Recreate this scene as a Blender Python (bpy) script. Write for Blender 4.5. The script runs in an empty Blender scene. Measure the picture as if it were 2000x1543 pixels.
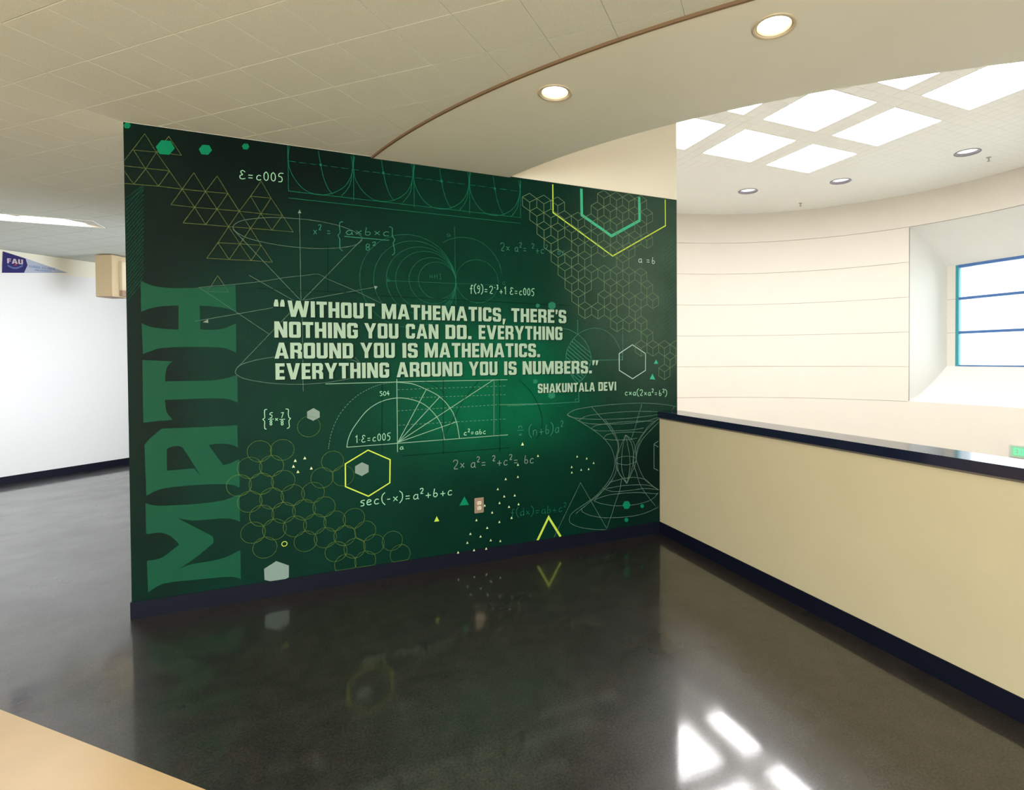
import bpy, bmesh, math, random
from math import sin, cos, pi, radians, sqrt, atan2
from mathutils import Vector, Matrix
from mathutils.geometry import tessellate_polygon
S = bpy.context.scene
COL = S.collection
random.seed(7)

# ------------------------------------------------------------------ camera, world, lights, exposure
cam = bpy.data.cameras.new('camera')
camo = bpy.data.objects.new('camera', cam); COL.objects.link(camo)
FPX = 1057.8
cam.sensor_fit = 'HORIZONTAL'; cam.sensor_width = 36.0
cam.lens = FPX / 2000 * 36.0
cam.shift_x = (1000 - 1126.98) / 2000
cam.shift_y = (716.85 - 771.5) / 2000
yaw, pitch, roll = 0.428936, -0.014849, -0.005438
fw = Vector((sin(yaw) * cos(pitch), cos(yaw) * cos(pitch), sin(pitch)))
r0 = Vector((cos(yaw), -sin(yaw), 0)); u0 = r0.cross(fw)
rr = cos(roll) * r0 + sin(roll) * u0; uu = -sin(roll) * r0 + cos(roll) * u0
M = Matrix((rr, uu, -fw)).transposed().to_4x4()
M.translation = Vector((1.0939, -4.0546, 1.55))
camo.matrix_world = M
cam.clip_start = 0.05; cam.clip_end = 200
S.camera = camo

S.view_settings.view_transform = 'Standard'
S.view_settings.look = 'None'
S.view_settings.gamma = 1
S.view_settings.use_curve_mapping = False
S.view_settings.exposure = 0.0

world = bpy.data.worlds.new('sky'); S.world = world; world.use_nodes = True
wn = world.node_tree; wn.nodes.clear()
bg = wn.nodes.new('ShaderNodeBackground'); wo = wn.nodes.new('ShaderNodeOutputWorld')
bg.inputs[0].default_value = (0.90, 0.96, 1.0, 1); bg.inputs[1].default_value = 2.0
wn.links.new(bg.outputs[0], wo.inputs[0])

def sun(name, direction, energy, angle, col):
    l = bpy.data.lights.new(name, 'SUN'); l.energy = energy; l.angle = angle; l.color = col
    o = bpy.data.objects.new(name, l); COL.objects.link(o)
    o.rotation_euler = Vector(direction).to_track_quat('-Z', 'Y').to_euler(); return o
def area(name, loc, direction, sx, sy, power, col=(1, 1, 1), spread=pi):
    l = bpy.data.lights.new(name, 'AREA'); l.shape = 'RECTANGLE'; l.size = sx; l.size_y = sy
    l.energy = power; l.color = col; l.spread = spread
    o = bpy.data.objects.new(name, l); COL.objects.link(o)
    o.location = loc; o.rotation_euler = Vector(direction).to_track_quat('-Z', 'Y').to_euler(); return o

H = 2.972          # tile ceiling
HS = 2.960         # drywall soffit, a little lower
ZA = 5.582          # atrium ceiling
W_END = 3.939      # free end of the mural wall
HWX = 3.748        # face of the half wall
AC = (8.564, 2.73); AR = 5.988    # atrium drum

sun('sun', (-0.40, 0.72, -0.55), 7.0, 0.01, (1, 0.96, 0.9))
# daylight through the tall window of the atrium (lies just outside the panes)
area('window_daylight', (16.7, 2.717, 2.6), (-1, 0, -0.05), 3.9, 2.7, 135, (0.9, 0.96, 1.0))
# added fill lights under the landing ceiling behind the camera, no fixtures
for i, (x, y) in enumerate([(-3.2, -1.6), (-1.0, -5.2), (2.0, -6.4), (-3.6, -5.6)]):
    area('landing_overhead_fill_%d' % i, (x, y, H - 0.07), (0, 0, -1), 1.1, 0.28, 66, (.98, 0.985, 1.0))
# window at the right-hand end of the corridor, behind the mural wall; it lights the white wall
area('corridor_window_light', (1.42, 3.4, 1.5), (-1, 0.42, 0.0), 2.2, 1.9, 72, (0.85, 0.92, 1.0), radians(105))
# large unseen fill light behind the camera, added to brighten the landing
area('landing_fill_light', (-1.5, -7.7, 1.6), (0.15, 1, 0.1), 4.5, 1.8, 270, (.96, 0.985, 1.0))

# ------------------------------------------------------------------ materials
def mat(name, col, rough=0.6, metal=0.0, noise=0.0, scale=20.0, bump=0.0, bscale=200.0, emit=None, estr=0.0, spec=0.5, alpha=None, rnoise=0.0):
    m = bpy.data.materials.new(name); m.use_nodes = True
    nt = m.node_tree; b = nt.nodes['Principled BSDF']
    b.inputs['Base Color'].default_value = (*col, 1)
    b.inputs['Roughness'].default_value = rough
    b.inputs['Metallic'].default_value = metal
    b.inputs['Specular IOR Level'].default_value = spec
    tc = None
    if noise or bump or rnoise:
        tc = nt.nodes.new('ShaderNodeNewGeometry')
    if noise:
        n = nt.nodes.new('ShaderNodeTexNoise'); n.inputs['Scale'].default_value = scale; n.inputs['Detail'].default_value = 6
        nt.links.new(tc.outputs['Position'], n.inputs['Vector'])
        rp = nt.nodes.new('ShaderNodeMapRange'); rp.inputs[1].default_value = .25; rp.inputs[2].default_value = .75
        rp.inputs[3].default_value = 1 - noise; rp.inputs[4].default_value = 1 + noise
        mx = nt.nodes.new('ShaderNodeVectorMath'); mx.operation = 'SCALE'; mx.inputs[0].default_value = col
        nt.links.new(n.outputs['Fac'], rp.inputs[0]); nt.links.new(rp.outputs[0], mx.inputs['Scale'])
        nt.links.new(mx.outputs[0], b.inputs['Base Color'])
    if bump:
        n2 = nt.nodes.new('ShaderNodeTexNoise'); n2.inputs['Scale'].default_value = bscale; n2.inputs['Detail'].default_value = 4
        nt.links.new(tc.outputs['Position'], n2.inputs['Vector'])
        bp = nt.nodes.new('ShaderNodeBump'); bp.inputs['Strength'].default_value = bump; bp.inputs['Distance'].default_value = 0.002
        nt.links.new(n2.outputs['Fac'], bp.inputs['Height']); nt.links.new(bp.outputs[0], b.inputs['Normal'])
    if emit:
        b.inputs['Emission Color'].default_value = (*emit, 1); b.inputs['Emission Strength'].default_value = estr
    if alpha is not None:
        b.inputs['Alpha'].default_value = alpha
    return m

WALLC = (0.62, 0.52, 0.34)
M_wall = mat('painted_cream_wall', (0.64, 0.575, 0.385), 0.6, noise=.02, scale=3, bump=.15, bscale=260)
M_lowwall = mat('lower_wall_bounce_absorber', (0.16, 0.10, 0.06), 0.5)  # unseen lower wall, made dark to cut bounce light in the atrium
M_upper = mat('painted_ivory_wall', (0.91, 0.88, 0.75), 0.6, noise=.01, scale=2, bump=.08, bscale=200)
M_drum = mat('ivory_panel_paint', (0.765, 0.725, 0.65), 0.55, noise=.01, scale=2)
M_recess = mat('white_recess_paint', (0.84, 0.84, 0.80), 0.6)
M_joint = mat('joint_shadow_gap', (0.30, 0.25, 0.19), 0.8)
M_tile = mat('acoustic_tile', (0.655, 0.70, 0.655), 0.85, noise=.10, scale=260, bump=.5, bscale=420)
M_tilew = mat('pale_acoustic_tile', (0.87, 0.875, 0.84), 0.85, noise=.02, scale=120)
M_back = mat('tile_backing', (0.36, 0.31, 0.24), 0.9)
M_soffit = mat('soffit_paint', (0.80, 0.83, 0.76), 0.42, noise=.02, scale=2.5, bump=.10, bscale=6)
M_trim = mat('brown_edge_trim', (0.20, 0.13, 0.075), 0.5)
M_base = mat('black_rubber_base', (0.005, 0.007, 0.018), 0.5, bump=.1, bscale=60, spec=.15)
M_cap = mat('black_laminate_cap', (0.010, 0.013, 0.036), 0.12)
M_caplip = mat('grey_cap_lip', (0.16, 0.14, 0.11), 0.5)
M_white = mat('white_wall_paint', (0.84, 0.85, 0.86), 0.45)
M_beige = mat('beige_enclosure_paint', (0.60, 0.48, 0.30), 0.55)
M_beige2 = mat('light_beige_bracket', (0.66, 0.58, 0.40), 0.55)
M_beige3 = mat('brown_bracket_cap', (0.36, 0.25, 0.18), 0.55)
M_teal = mat('teal_window_frame', (0.03, 0.30, 0.36), 0.35)
M_blue = mat('blue_window_frame', (0.06, 0.16, 0.42), 0.35)
M_steel = mat('brushed_steel_plate', (0.42, 0.33, 0.26), 0.38, metal=.55, noise=.12, scale=160)
M_ivory = mat('ivory_plastic', (0.78, 0.70, 0.54), 0.4)
M_black = mat('black_slot', (0.02, 0.02, 0.02), 0.6)
M_lens = mat('lamp_lens', (0.9, 0.85, 0.75), 0.5, emit=(1.0, 0.93, 0.80), estr=9)
M_tube = mat('fluorescent_lens', (0.9, 0.9, 0.9), 0.5, emit=(1.0, 0.96, 1.0), estr=6)
M_sky = mat('skylight_diffuser', (0.9, 0.9, 0.9), 0.5, emit=(1.0, 0.99, 0.985), estr=19.3)
M_can = mat('cream_can_reflector', (0.86, 0.78, 0.58), 0.35)
M_ring = mat('trim_ring_paint', (0.60, 0.53, 0.40), 0.35)
M_gcan = mat('grey_can_baffle', (0.26, 0.25, 0.29), 0.5)
M_glens = mat('can_lens_added_glow', (0.9, 0.9, 0.9), 0.4, emit=(1, 1, 1), estr=.9)  # lens of the unlit cans, given a glow so it looks white
M_glass = None
M_chrome = mat('sprinkler_metal', (0.45, 0.42, 0.4), 0.35, metal=.8)
M_navy = mat('navy_felt', (0.022, 0.018, 0.14), 0.8)
M_grey = mat('pale_grey_felt', (0.46, 0.50, 0.62), 0.8)
M_redw = mat('pennant_white_print', (0.62, 0.50, 0.56), 0.8)
M_red = mat('pennant_red_print', (0.35, 0.03, 0.06), 0.8)
M_bluep = mat('pennant_blue_print', (0.10, 0.14, 0.36), 0.8)
M_slate = mat('pennant_slate_print', (0.20, 0.30, 0.52), 0.8)
M_exit = mat('green_sign_face', (0.25, 0.52, 0.32), 0.4, emit=(0.30, 0.75, 0.42), estr=.15)
M_exitl = mat('green_sign_letters', (0.1, 0.8, 0.4), 0.4, emit=(0.20, 0.95, 0.42), estr=.45)
M_exitb = mat('sign_housing', (0.55, 0.56, 0.54), 0.5)
M_lower = mat('lower_floor_tile', (0.50, 0.48, 0.42), 0.3, noise=.05, scale=2)

def glass_mat():
    m = bpy.data.materials.new('window_glass'); m.use_nodes = True; nt = m.node_tree; nt.nodes.clear()
    o = nt.nodes.new('ShaderNodeOutputMaterial'); t = nt.nodes.new('ShaderNodeBsdfTransparent'); g = nt.nodes.new('ShaderNodeBsdfGlossy')
    g.inputs['Roughness'].default_value = .02; t.inputs[0].default_value = (.93, .97, .97, 1)
    fr = nt.nodes.new('ShaderNodeFresnel'); fr.inputs[0].default_value = 1.45; mx = nt.nodes.new('ShaderNodeMixShader')
    nt.links.new(fr.outputs[0], mx.inputs[0]); nt.links.new(t.outputs[0], mx.inputs[1]); nt.links.new(g.outputs[0], mx.inputs[2]); nt.links.new(mx.outputs[0], o.inputs[0])
    return m
M_glass = glass_mat()

def floor_mat():
    m = bpy.data.materials.new('polished_dark_floor'); m.use_nodes = True; nt = m.node_tree; b = nt.nodes['Principled BSDF']
    N = nt.nodes.new; LK = nt.links.new
    g = N('ShaderNodeNewGeometry')
    n1 = N('ShaderNodeTexNoise'); n1.inputs['Scale'].default_value = 1.6; n1.inputs['Detail'].default_value = 5; n1.inputs['Roughness'].default_value = .55; n1.inputs['Distortion'].default_value = .2
    n2 = N('ShaderNodeTexNoise'); n2.inputs['Scale'].default_value = 105; n2.inputs['Detail'].default_value = 3
    n3 = N('ShaderNodeTexNoise'); n3.inputs['Scale'].default_value = 9; n3.inputs['Detail'].default_value = 7; n3.inputs['Roughness'].default_value = .6; n3.inputs['Distortion'].default_value = .3
    for n in (n1, n2, n3): LK(g.outputs['Position'], n.inputs['Vector'])
    cr = N('ShaderNodeValToRGB'); e = cr.color_ramp.elements
    e[0].position = .36; e[0].color = (0.0075, 0.0062, 0.0055, 1); e[1].position = .66; e[1].color = (0.047, 0.041, 0.037, 1)
    mixf = N('ShaderNodeMath'); mixf.operation = 'MULTIPLY_ADD'; mixf.inputs[1].default_value = .68
    LK(n2.outputs['Fac'], mixf.inputs[0])
    sc = N('ShaderNodeMath'); sc.operation = 'MULTIPLY'; sc.inputs[1].default_value = .32; LK(n3.outputs['Fac'], sc.inputs[0])
    LK(sc.outputs[0], mixf.inputs[2]); LK(mixf.outputs[0], cr.inputs[0]); LK(cr.outputs[0], b.inputs['Base Color'])
    mr = N('ShaderNodeMapRange'); mr.inputs[1].default_value = .3; mr.inputs[2].default_value = .7; mr.inputs[3].default_value = .24; mr.inputs[4].default_value = .42
    LK(n1.outputs['Fac'], mr.inputs[0]); LK(mr.outputs[0], b.inputs['Roughness'])
    b.inputs['Specular IOR Level'].default_value = .42
    b.inputs['Coat Weight'].default_value = .80; b.inputs['Coat IOR'].default_value = 1.60; b.inputs['Coat Roughness'].default_value = .078
    bp = N('ShaderNodeBump'); bp.inputs['Strength'].default_value = .08; bp.inputs['Distance'].default_value = .012
    LK(n1.outputs['Fac'], bp.inputs['Height'])
    bp2 = N('ShaderNodeBump'); bp2.inputs['Strength'].default_value = .35; bp2.inputs['Distance'].default_value = .0006
    LK(n2.outputs['Fac'], bp2.inputs['Height']); LK(bp.outputs[0], bp2.inputs['Normal'])
    LK(bp2.outputs[0], b.inputs['Normal']); LK(bp.outputs[0], b.inputs['Coat Normal'])
    return m
M_floor = floor_mat()
M_tan = mat('polished_tan_floor', (0.62, 0.44, 0.235), 0.28, noise=.06, scale=3, bump=.05, bscale=8)

def mural_mat():
    m = bpy.data.materials.new('mural_print_and_glare'); m.use_nodes = True; nt = m.node_tree; b = nt.nodes['Principled BSDF']
    N = nt.nodes.new; LK = nt.links.new
    g = N('ShaderNodeNewGeometry')
    def blob(cx, cz, rx, rz, col, prev):
        mp = N('ShaderNodeVectorMath'); mp.operation = 'SUBTRACT'; mp.inputs[1].default_value = (cx, 0, cz); LK(g.outputs['Position'], mp.inputs[0])
        sc = N('ShaderNodeVectorMath'); sc.operation = 'MULTIPLY'; sc.inputs[1].default_value = (1 / rx, 0, 1 / rz); LK(mp.outputs[0], sc.inputs[0])
        ln = N('ShaderNodeVectorMath'); ln.operation = 'LENGTH'; LK(sc.outputs[0], ln.inputs[0])
        mr = N('ShaderNodeMapRange'); mr.interpolation_type = 'SMOOTHERSTEP'; mr.inputs[1].default_value = 1; mr.inputs[2].default_value = 0; LK(ln.outputs['Value'], mr.inputs[0])
        mx = N('ShaderNodeMix'); mx.data_type = 'RGBA'; LK(mr.outputs[0], mx.inputs[0])
        if isinstance(prev, tuple): mx.inputs[6].default_value = (*prev, 1)
        else: LK(prev, mx.inputs[6])
        mx.inputs[7].default_value = (*col, 1)
        return mx.outputs[2]
    c = (0.0015, 0.026, 0.017)
    for args in [(2.2, 1.35, 2.3, 1.9, (0.001, 0.050, 0.028)), (2.25, 1.28, 1.15, .95, (0.0, 0.125, 0.056)), (.30, 2.55, .9, .8, (0.0025, 0.008, 0.005)), (.75, 2.85, 1.3, .6, (0.001, 0.008, 0.006)),
  (3.7, 2.2, 1.25, 1.6, (0.060, 0.112, 0.084)), (.12, 1.5, .35, 2.6, (0.003, 0.012, 0.008)), (2.4, .35, 1.6, .9, (0.0, 0.026, 0.016)), (3.6, .5, .8, .8, (0.002, 0.014, 0.011))]: c = blob(*args, c)  # upper right blob paints glare into the print as pale grey-green
    n = N('ShaderNodeTexNoise'); n.inputs['Scale'].default_value = 3.2; n.inputs['Detail'].default_value = 5; LK(g.outputs['Position'], n.inputs['Vector'])
    mr = N('ShaderNodeMapRange'); mr.inputs[1].default_value = .3; mr.inputs[2].default_value = .7; mr.inputs[3].default_value = .86; mr.inputs[4].default_value = 1.14; LK(n.outputs['Fac'], mr.inputs[0])
    n4 = N('ShaderNodeTexNoise'); n4.inputs['Scale'].default_value = 240; n4.inputs['Detail'].default_value = 2; LK(g.outputs['Position'], n4.inputs['Vector'])
    mr4 = N('ShaderNodeMapRange'); mr4.inputs[1].default_value = .3; mr4.inputs[2].default_value = .7; mr4.inputs[3].default_value = .85; mr4.inputs[4].default_value = 1.15; LK(n4.outputs['Fac'], mr4.inputs[0])
    ml = N('ShaderNodeMath'); ml.operation = 'MULTIPLY'; LK(mr.outputs[0], ml.inputs[0]); LK(mr4.outputs[0], ml.inputs[1])
    sc = N('ShaderNodeVectorMath'); sc.operation = 'SCALE'; LK(c, sc.inputs[0]); LK(ml.outputs[0], sc.inputs['Scale'])
    LK(sc.outputs[0], b.inputs['Base Color'])
    b.inputs['Roughness'].default_value = .5; b.inputs['Specular IOR Level'].default_value = .08
    bp = N('ShaderNodeBump'); bp.inputs['Strength'].default_value = .25; bp.inputs['Distance'].default_value = .001; LK(n4.outputs['Fac'], bp.inputs['Height']); LK(bp.outputs[0], b.inputs['Normal'])
    return m
M_mural = mural_mat()
def ink(name, col, a=1.0): return mat('ink_' + name, col, .5, alpha=a, spec=.08)
INK = {
 'math': ink('green_letter', (0.022, 0.20, 0.105), .42),
 'olive': ink('olive_line', (0.24, 0.34, 0.10), .38),
 'teal': ink('green_fill', (0.004, 0.27, 0.13), .88), 'teal2': ink('green_fill_faint', (0.05, 0.5, 0.3), .4),
 'wave': ink('wave_line', (0.01, 0.36, 0.19), .42), 'pale': ink('pale_line', (0.20, 0.38, 0.29), .42), 'pale2': ink('pale_mark', (0.40, 0.55, 0.46), .55),
 'fgreen': ink('faint_green_line', (0.03, 0.38, 0.22), .34), 'fteal': ink('teal_line', (0.08, 0.48, 0.33), .50),
 'chalk': ink('chalk_line', (0.42, 0.78, 0.58), .62), 'chalkd': ink('chalk_dash', (0.36, 0.72, 0.52), .40),
 'dark': ink('dark_line', (0.0, 0.012, 0.01), .55), 'lime': ink('lime_line', (0.58, 0.80, 0.10)), 'mint': ink('mint_fill', (0.06, 0.56, 0.33), .95),
 'whiteline': ink('white_line', (0.58, 0.78, 0.72), .9), 'mintline': ink('mint_line', (0.40, 0.83, 0.58), .9), 'greyhex': ink('grey_hexagon', (0.30, 0.42, 0.385), .82),
 'fstripe': ink('hatch_line', (0.01, 0.14, 0.08), .30), 'ring': ink('ring_line', (0.22, 0.42, 0.07), .33), 'cube': ink('lattice_line', (0.32, 0.50, 0.26), .50),
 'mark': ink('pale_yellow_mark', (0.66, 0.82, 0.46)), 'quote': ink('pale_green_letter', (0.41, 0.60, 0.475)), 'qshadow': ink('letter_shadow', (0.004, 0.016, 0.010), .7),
}

# ------------------------------------------------------------------ builders
def link(name, me, m, parent=None):
    o = bpy.data.objects.new(name, me); COL.objects.link(o)
    if m is not None and not me.materials: me.materials.append(m)
    if parent is not None: o.parent = parent; o.matrix_parent_inverse = Matrix.Identity(4)
    return o
def from_bm(name, bm, m, parent=None, smooth=False):
    me = bpy.data.meshes.new(name); bm.normal_update(); bm.to_mesh(me); bm.free()
    if smooth:
        for p in me.polygons: p.use_smooth = True
    return link(name, me, m, parent)
def box(bm, x0, x1, y0, y1, z0, z1):
    v = [bm.verts.new(c) for c in ((x0,y0,z0),(x1,y0,z0),(x1,y1,z0),(x0,y1,z0),(x0,y0,z1),(x1,y0,z1),(x1,y1,z1),(x0,y1,z1))]
    for f in ((3,2,1,0),(4,5,6,7),(0,1,5,4),(1,2,6,5),(2,3,7,6),(3,0,4,7)): bm.faces.new([v[i] for i in f])
    return v
def boxo(name, m, b, parent=None, bev=0.0):
    bm = bmesh.new(); box(bm, *b)
    if bev: bmesh.ops.bevel(bm, geom=bm.edges[:], offset=bev, segments=2, affect='EDGES')
    return from_bm(name, bm, m, parent)
def struct(o): o['kind'] = 'structure'; return o
def prism(bm, pts, z0, z1):
    """vertical prism over a simple plan polygon (counter-clockwise)"""
    n = len(pts); lo = [bm.verts.new((x, y, z0)) for x, y in pts]; hi = [bm.verts.new((x, y, z1)) for x, y in pts]
    tri = tessellate_polygon([[Vector((x, y, 0)) for x, y in pts]])
    for t in tri:
        try: bm.faces.new([hi[i] for i in t]); bm.faces.new([lo[i] for i in reversed(t)])
        except ValueError: pass
    for i in range(n): bm.faces.new([lo[i], lo[(i+1) % n], hi[(i+1) % n], hi[i]])
    bmesh.ops.recalc_face_normals(bm, faces=bm.faces[:])
def holed(bm, rings, z0, z1):
    """slab with holes; rings[0] outer, others holes (plan)"""
    flat = [p for r in rings for p in r]
    lo = [bm.verts.new((x, y, z0)) for x, y in flat]; hi = [bm.verts.new((x, y, z1)) for x, y in flat]
    for t in tessellate_polygon([[Vector((x, y, 0)) for x, y in r] for r in rings]):
        try: bm.faces.new([hi[i] for i in t]); bm.faces.new([lo[i] for i in reversed(t)])
        except ValueError: pass
    k = 0
    for r in rings:
        n = len(r)
        for i in range(n): bm.faces.new([lo[k+i], lo[k+(i+1) % n], hi[k+(i+1) % n], hi[k+i]])
        k += n
    bmesh.ops.recalc_face_normals(bm, faces=bm.faces[:])
def circle(cx, cy, r, n=32): return [(cx + r*cos(2*pi*k/n), cy + r*sin(2*pi*k/n)) for k in range(n)]
def lathe(bm, prof, cx, cy, n=32):
    rings = [[bm.verts.new((cx + r*cos(2*pi*k/n), cy + r*sin(2*pi*k/n), z)) for k in range(n)] for r, z in prof]
    for a, b in zip(rings, rings[1:]):
        for k in range(n): bm.faces.new([a[k], a[(k+1) % n], b[(k+1) % n], b[k]])
    return rings
def thing(name, label, cat, loc=(0, 0, 0), rz=0, group=None):
    o = bpy.data.objects.new(name, None); COL.objects.link(o); o.location = loc; o.rotation_euler = (0, 0, rz)
    o.empty_display_size = .05
    o['label'] = label; o['category'] = cat
    if group: o['group'] = group
    return o
def tag(o, label, cat, group=None):
    o['label'] = label; o['category'] = cat
    if group: o['group'] = group
    return o

# ------------------------------------------------------------------ structure: floors
BX0, BY0 = -6.2, -8.0
# dark polished floor of the landing; the tan area starts along a 45 degree line x + y = -1.06
K45 = -1.062
fl = bmesh.new()
prism(fl, [(BX0, K45 - BX0), (K45 - BY0 if K45 - BY0 < 4.2 else 4.2, max(BY0, K45 - 4.2)), (4.2, -2.4), (3.99, 0.1), (3.99, .2), (1.7, .2), (1.7, 9.4), (BX0, 9.4)], -0.20, 0.0)
struct(from_bm('floor', fl, M_floor))
fl = bmesh.new(); prism(fl, [(BX0, BY0), (4.2, BY0), (4.2, K45 - 4.2), (BX0, K45 - BX0)], -0.20, 0.0)
struct(from_bm('floor', fl, M_tan))

# ------------------------------------------------------------------ mural wall and the ivory wall above it
wb = bmesh.new(); box(wb, 0, W_END, 0, .19, -.2, H)
wall_back = struct(from_bm('wall_back', wb, M_upper))
bm = bmesh.new(); box(bm, 2.30, W_END, 0, .19, H, ZA + .1)
up = from_bm('upper_wall', bm, M_upper, wall_back)
bm = bmesh.new(); box(bm, 2.395, W_END + .002, -.006, -.0, H - .004, H + .010)
struct(from_bm('trim_1', bm, M_upper))

# ------------------------------------------------------------------ soffit with curved edges
IC, IR = (7.35, 1.506), 5.195
OC, OR = (7.603, 1.724), 6.452
def arc(c, r, a0, a1, n): return [(c[0] + r*cos(a0 + (a1-a0)*k/n), c[1] + r*sin(a0 + (a1-a0)*k/n)) for k in range(n+1)]
ia0 = pi + math.asin(1.506/IR); oa0 = pi + math.asin(1.724/OR)     # where both arcs meet the mural wall (y = 0)
inner = arc(IC, IR, ia0, radians(180 + 58), 40)
outer = arc(OC, OR, oa0, radians(180 + 62), 48)
DL = [(2.197, -1.379), (2.831, -2.292), (3.62, -3.09), (4.55, -3.72)]
ring = outer + list(reversed(inner))
bm = bmesh.new(); holed(bm, [ring] + [list(reversed(circle(x, y, .088))) for x, y in DL[:3]], HS, HS + .03)
soffit = struct(from_bm('ceiling_soffit', bm, M_soffit)); soffit.name = 'ceiling'
bm = bmesh.new()                                   # narrow brown trim along the outer edge
o2 = arc(OC, OR + .012, oa0, radians(180 + 62), 48)
prism(bm, o2 + list(reversed(outer)), HS - .002, H + .02)
struct(from_bm('trim_2', bm, M_trim))

# ------------------------------------------------------------------ tile ceiling (45 degree grid)
TS = .3005; TH = radians(-44.47); G0 = (1.1354, -1.3767)
ux, uy = cos(TH), sin(TH)
def tile_mesh(s, t, bev, gap):
    bm = bmesh.new(); a = s/2 - gap; b = a - bev
    lo = [bm.verts.new((x*b, y*b, 0)) for x, y in ((-1,-1),(1,-1),(1,1),(-1,1))]
    mi = [bm.verts.new((x*a, y*a, bev)) for x, y in ((-1,-1),(1,-1),(1,1),(-1,1))]
    hi = [bm.verts.new((x*a, y*a, t)) for x, y in ((-1,-1),(1,-1),(1,1),(-1,1))]
    bm.faces.new(lo[::-1]); bm.faces.new(hi)
    for p, q in ((lo, mi), (mi, hi)):
        for k in range(4): bm.faces.new([p[k], p[(k+1) % 4], q[(k+1) % 4], q[k]])
    return bm
bm = bmesh.new(); prism(bm, [(BX0, BY0), (4.6, BY0), (4.6, -2.9), (3.9, -2.7), (3.4, -2.2), (2.75, -1.3), (2.4, -.4), (2.35, .19), (1.7, .19), (1.7, 9.4), (BX0, 9.4)], H + .09, H + .16)
ceil = struct(from_bm('ceiling', bm, M_back))
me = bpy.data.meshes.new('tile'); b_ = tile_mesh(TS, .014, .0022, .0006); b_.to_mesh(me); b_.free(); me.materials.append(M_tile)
cand = []
LIGHTS = [(-2.28, -1.06, 2.965, 3.30), (-1.30, -.10, 4.98, 5.30)]
for i in range(-40, 40):
    for j in range(-40, 40):
        x = G0[0] + TS*((i+.5)*ux - (j+.5)*uy); y = G0[1] + TS*((i+.5)*uy + (j+.5)*ux)
        if not (BX0 < x < 4.4 and BY0 < y < 9.2): continue
        if x > 1.9 and y > -.02: continue
        if sqrt((x-OC[0])**2 + (y-OC[1])**2) < OR-.23 and y < .2: continue
        if y >= 0 and x > 1.5: continue
        if any(a - .0 < x < b and c < y < d for a, b, c, d in LIGHTS): continue
        ax, ay = x - 1.094, y + 4.055
        dep = ax*sin(yaw) + ay*cos(yaw); lat = ax*cos(yaw) - ay*sin(yaw)
        px = 1127 + 1057.8*lat/max(dep, .01); py = 717 - 1057.8*(H-1.55)/max(dep, .01)
        inview = dep > .3 and -120 < px < 2100 and py > -190 and not (y > .25 and px > 300)
        cand.append((0 if inview else 1, (x-1.1)**2 + (y+4.05)**2, x, y))
cand.sort()
def clip(q):
    f_ = lambda p: sqrt((p[0]-OC[0])**2 + (p[1]-OC[1])**2) - (OR + .004)
    out = []
    for a, b in zip(q, q[1:] + q[:1]):
        fa, fb = f_(a), f_(b)
        if fa >= 0: out.append(a)
        if (fa >= 0) != (fb >= 0):
            t_ = fa/(fa-fb); out.append((a[0] + (b[0]-a[0])*t_, a[1] + (b[1]-a[1])*t_))
    return out
rest = []
for k, (fl_, d, x, y) in enumerate(cand):
    if fl_ and y < .2 and sqrt((x-OC[0])**2 + (y-OC[1])**2) < OR + .22: continue
    if fl_ == 0 and k < 300:
        if y < .2 and sqrt((x-OC[0])**2 + (y-OC[1])**2) < OR + .23:      # cut along the curved trim
            q = [(x + TS*.497*(sx*ux - sy*uy), y + TS*.497*(sx*uy + sy*ux)) for sx, sy in ((-1,-1),(1,-1),(1,1),(-1,1))]
            q = clip(q)
            if len(q) > 2:
                b_ = bmesh.new(); prism(b_, q, H, H + .014); from_bm('tile', b_, M_tile, ceil)
            continue
        o = link('tile', me, None, ceil); o.location = (x, y, H); o.rotation_euler = (0, 0, TH)
    else: rest.append((x, y))
vs, fs = [], []
for x, y in rest:
    n = len(vs); a = TS/2 - .001
    for z in (H, H + .014):
        for sx, sy in ((-1,-1),(1,-1),(1,1),(-1,1)): vs.append((x + a*(sx*ux - sy*uy), y + a*(sx*uy + sy*ux), z))
    fs += [(n+3,n+2,n+1,n),(n+4,n+5,n+6,n+7)] + [(n+q, n+(q+1) % 4, n+4+(q+1) % 4, n+4+q) for q in range(4)]
me2 = bpy.data.meshes.new('far_tiles'); me2.from_pydata(vs, [], fs)
o = link('far_tiles', me2, M_tile, ceil); o['kind'] = 'stuff'

# ------------------------------------------------------------------ half wall
bm = bmesh.new(); box(bm, HWX, W_END, -8.0, 0, -.2, 1.018)
hw = struct(from_bm('wall_right', bm, M_wall))
bm = bmesh.new(); box(bm, HWX - .010, W_END + .008, -8.0, 0, 1.018, 1.030)
struct(from_bm('trim_3', bm, M_caplip))
bm = bmesh.new(); box(bm, HWX - .022, W_END + .022, -8.0, -.001, 1.030, 1.082)
bmesh.ops.bevel(bm, geom=[e for e in bm.edges], offset=.003, segments=2, affect='EDGES')
cap = from_bm('half_wall_cap', bm, M_cap); tag(cap, 'glossy black laminate cap running along the top of the cream half wall', 'ledge')
struct(boxo('baseboard_right', M_base, (HWX - .007, HWX, -8.0, -.007, 0, .104)))
struct(boxo('baseboard_back', M_base, (-.007, HWX - .007, -.007, 0, 0, .104)))
struct(boxo('baseboard_back', M_base, (-.007, 0, 0, .19, 0, .104)))

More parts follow.
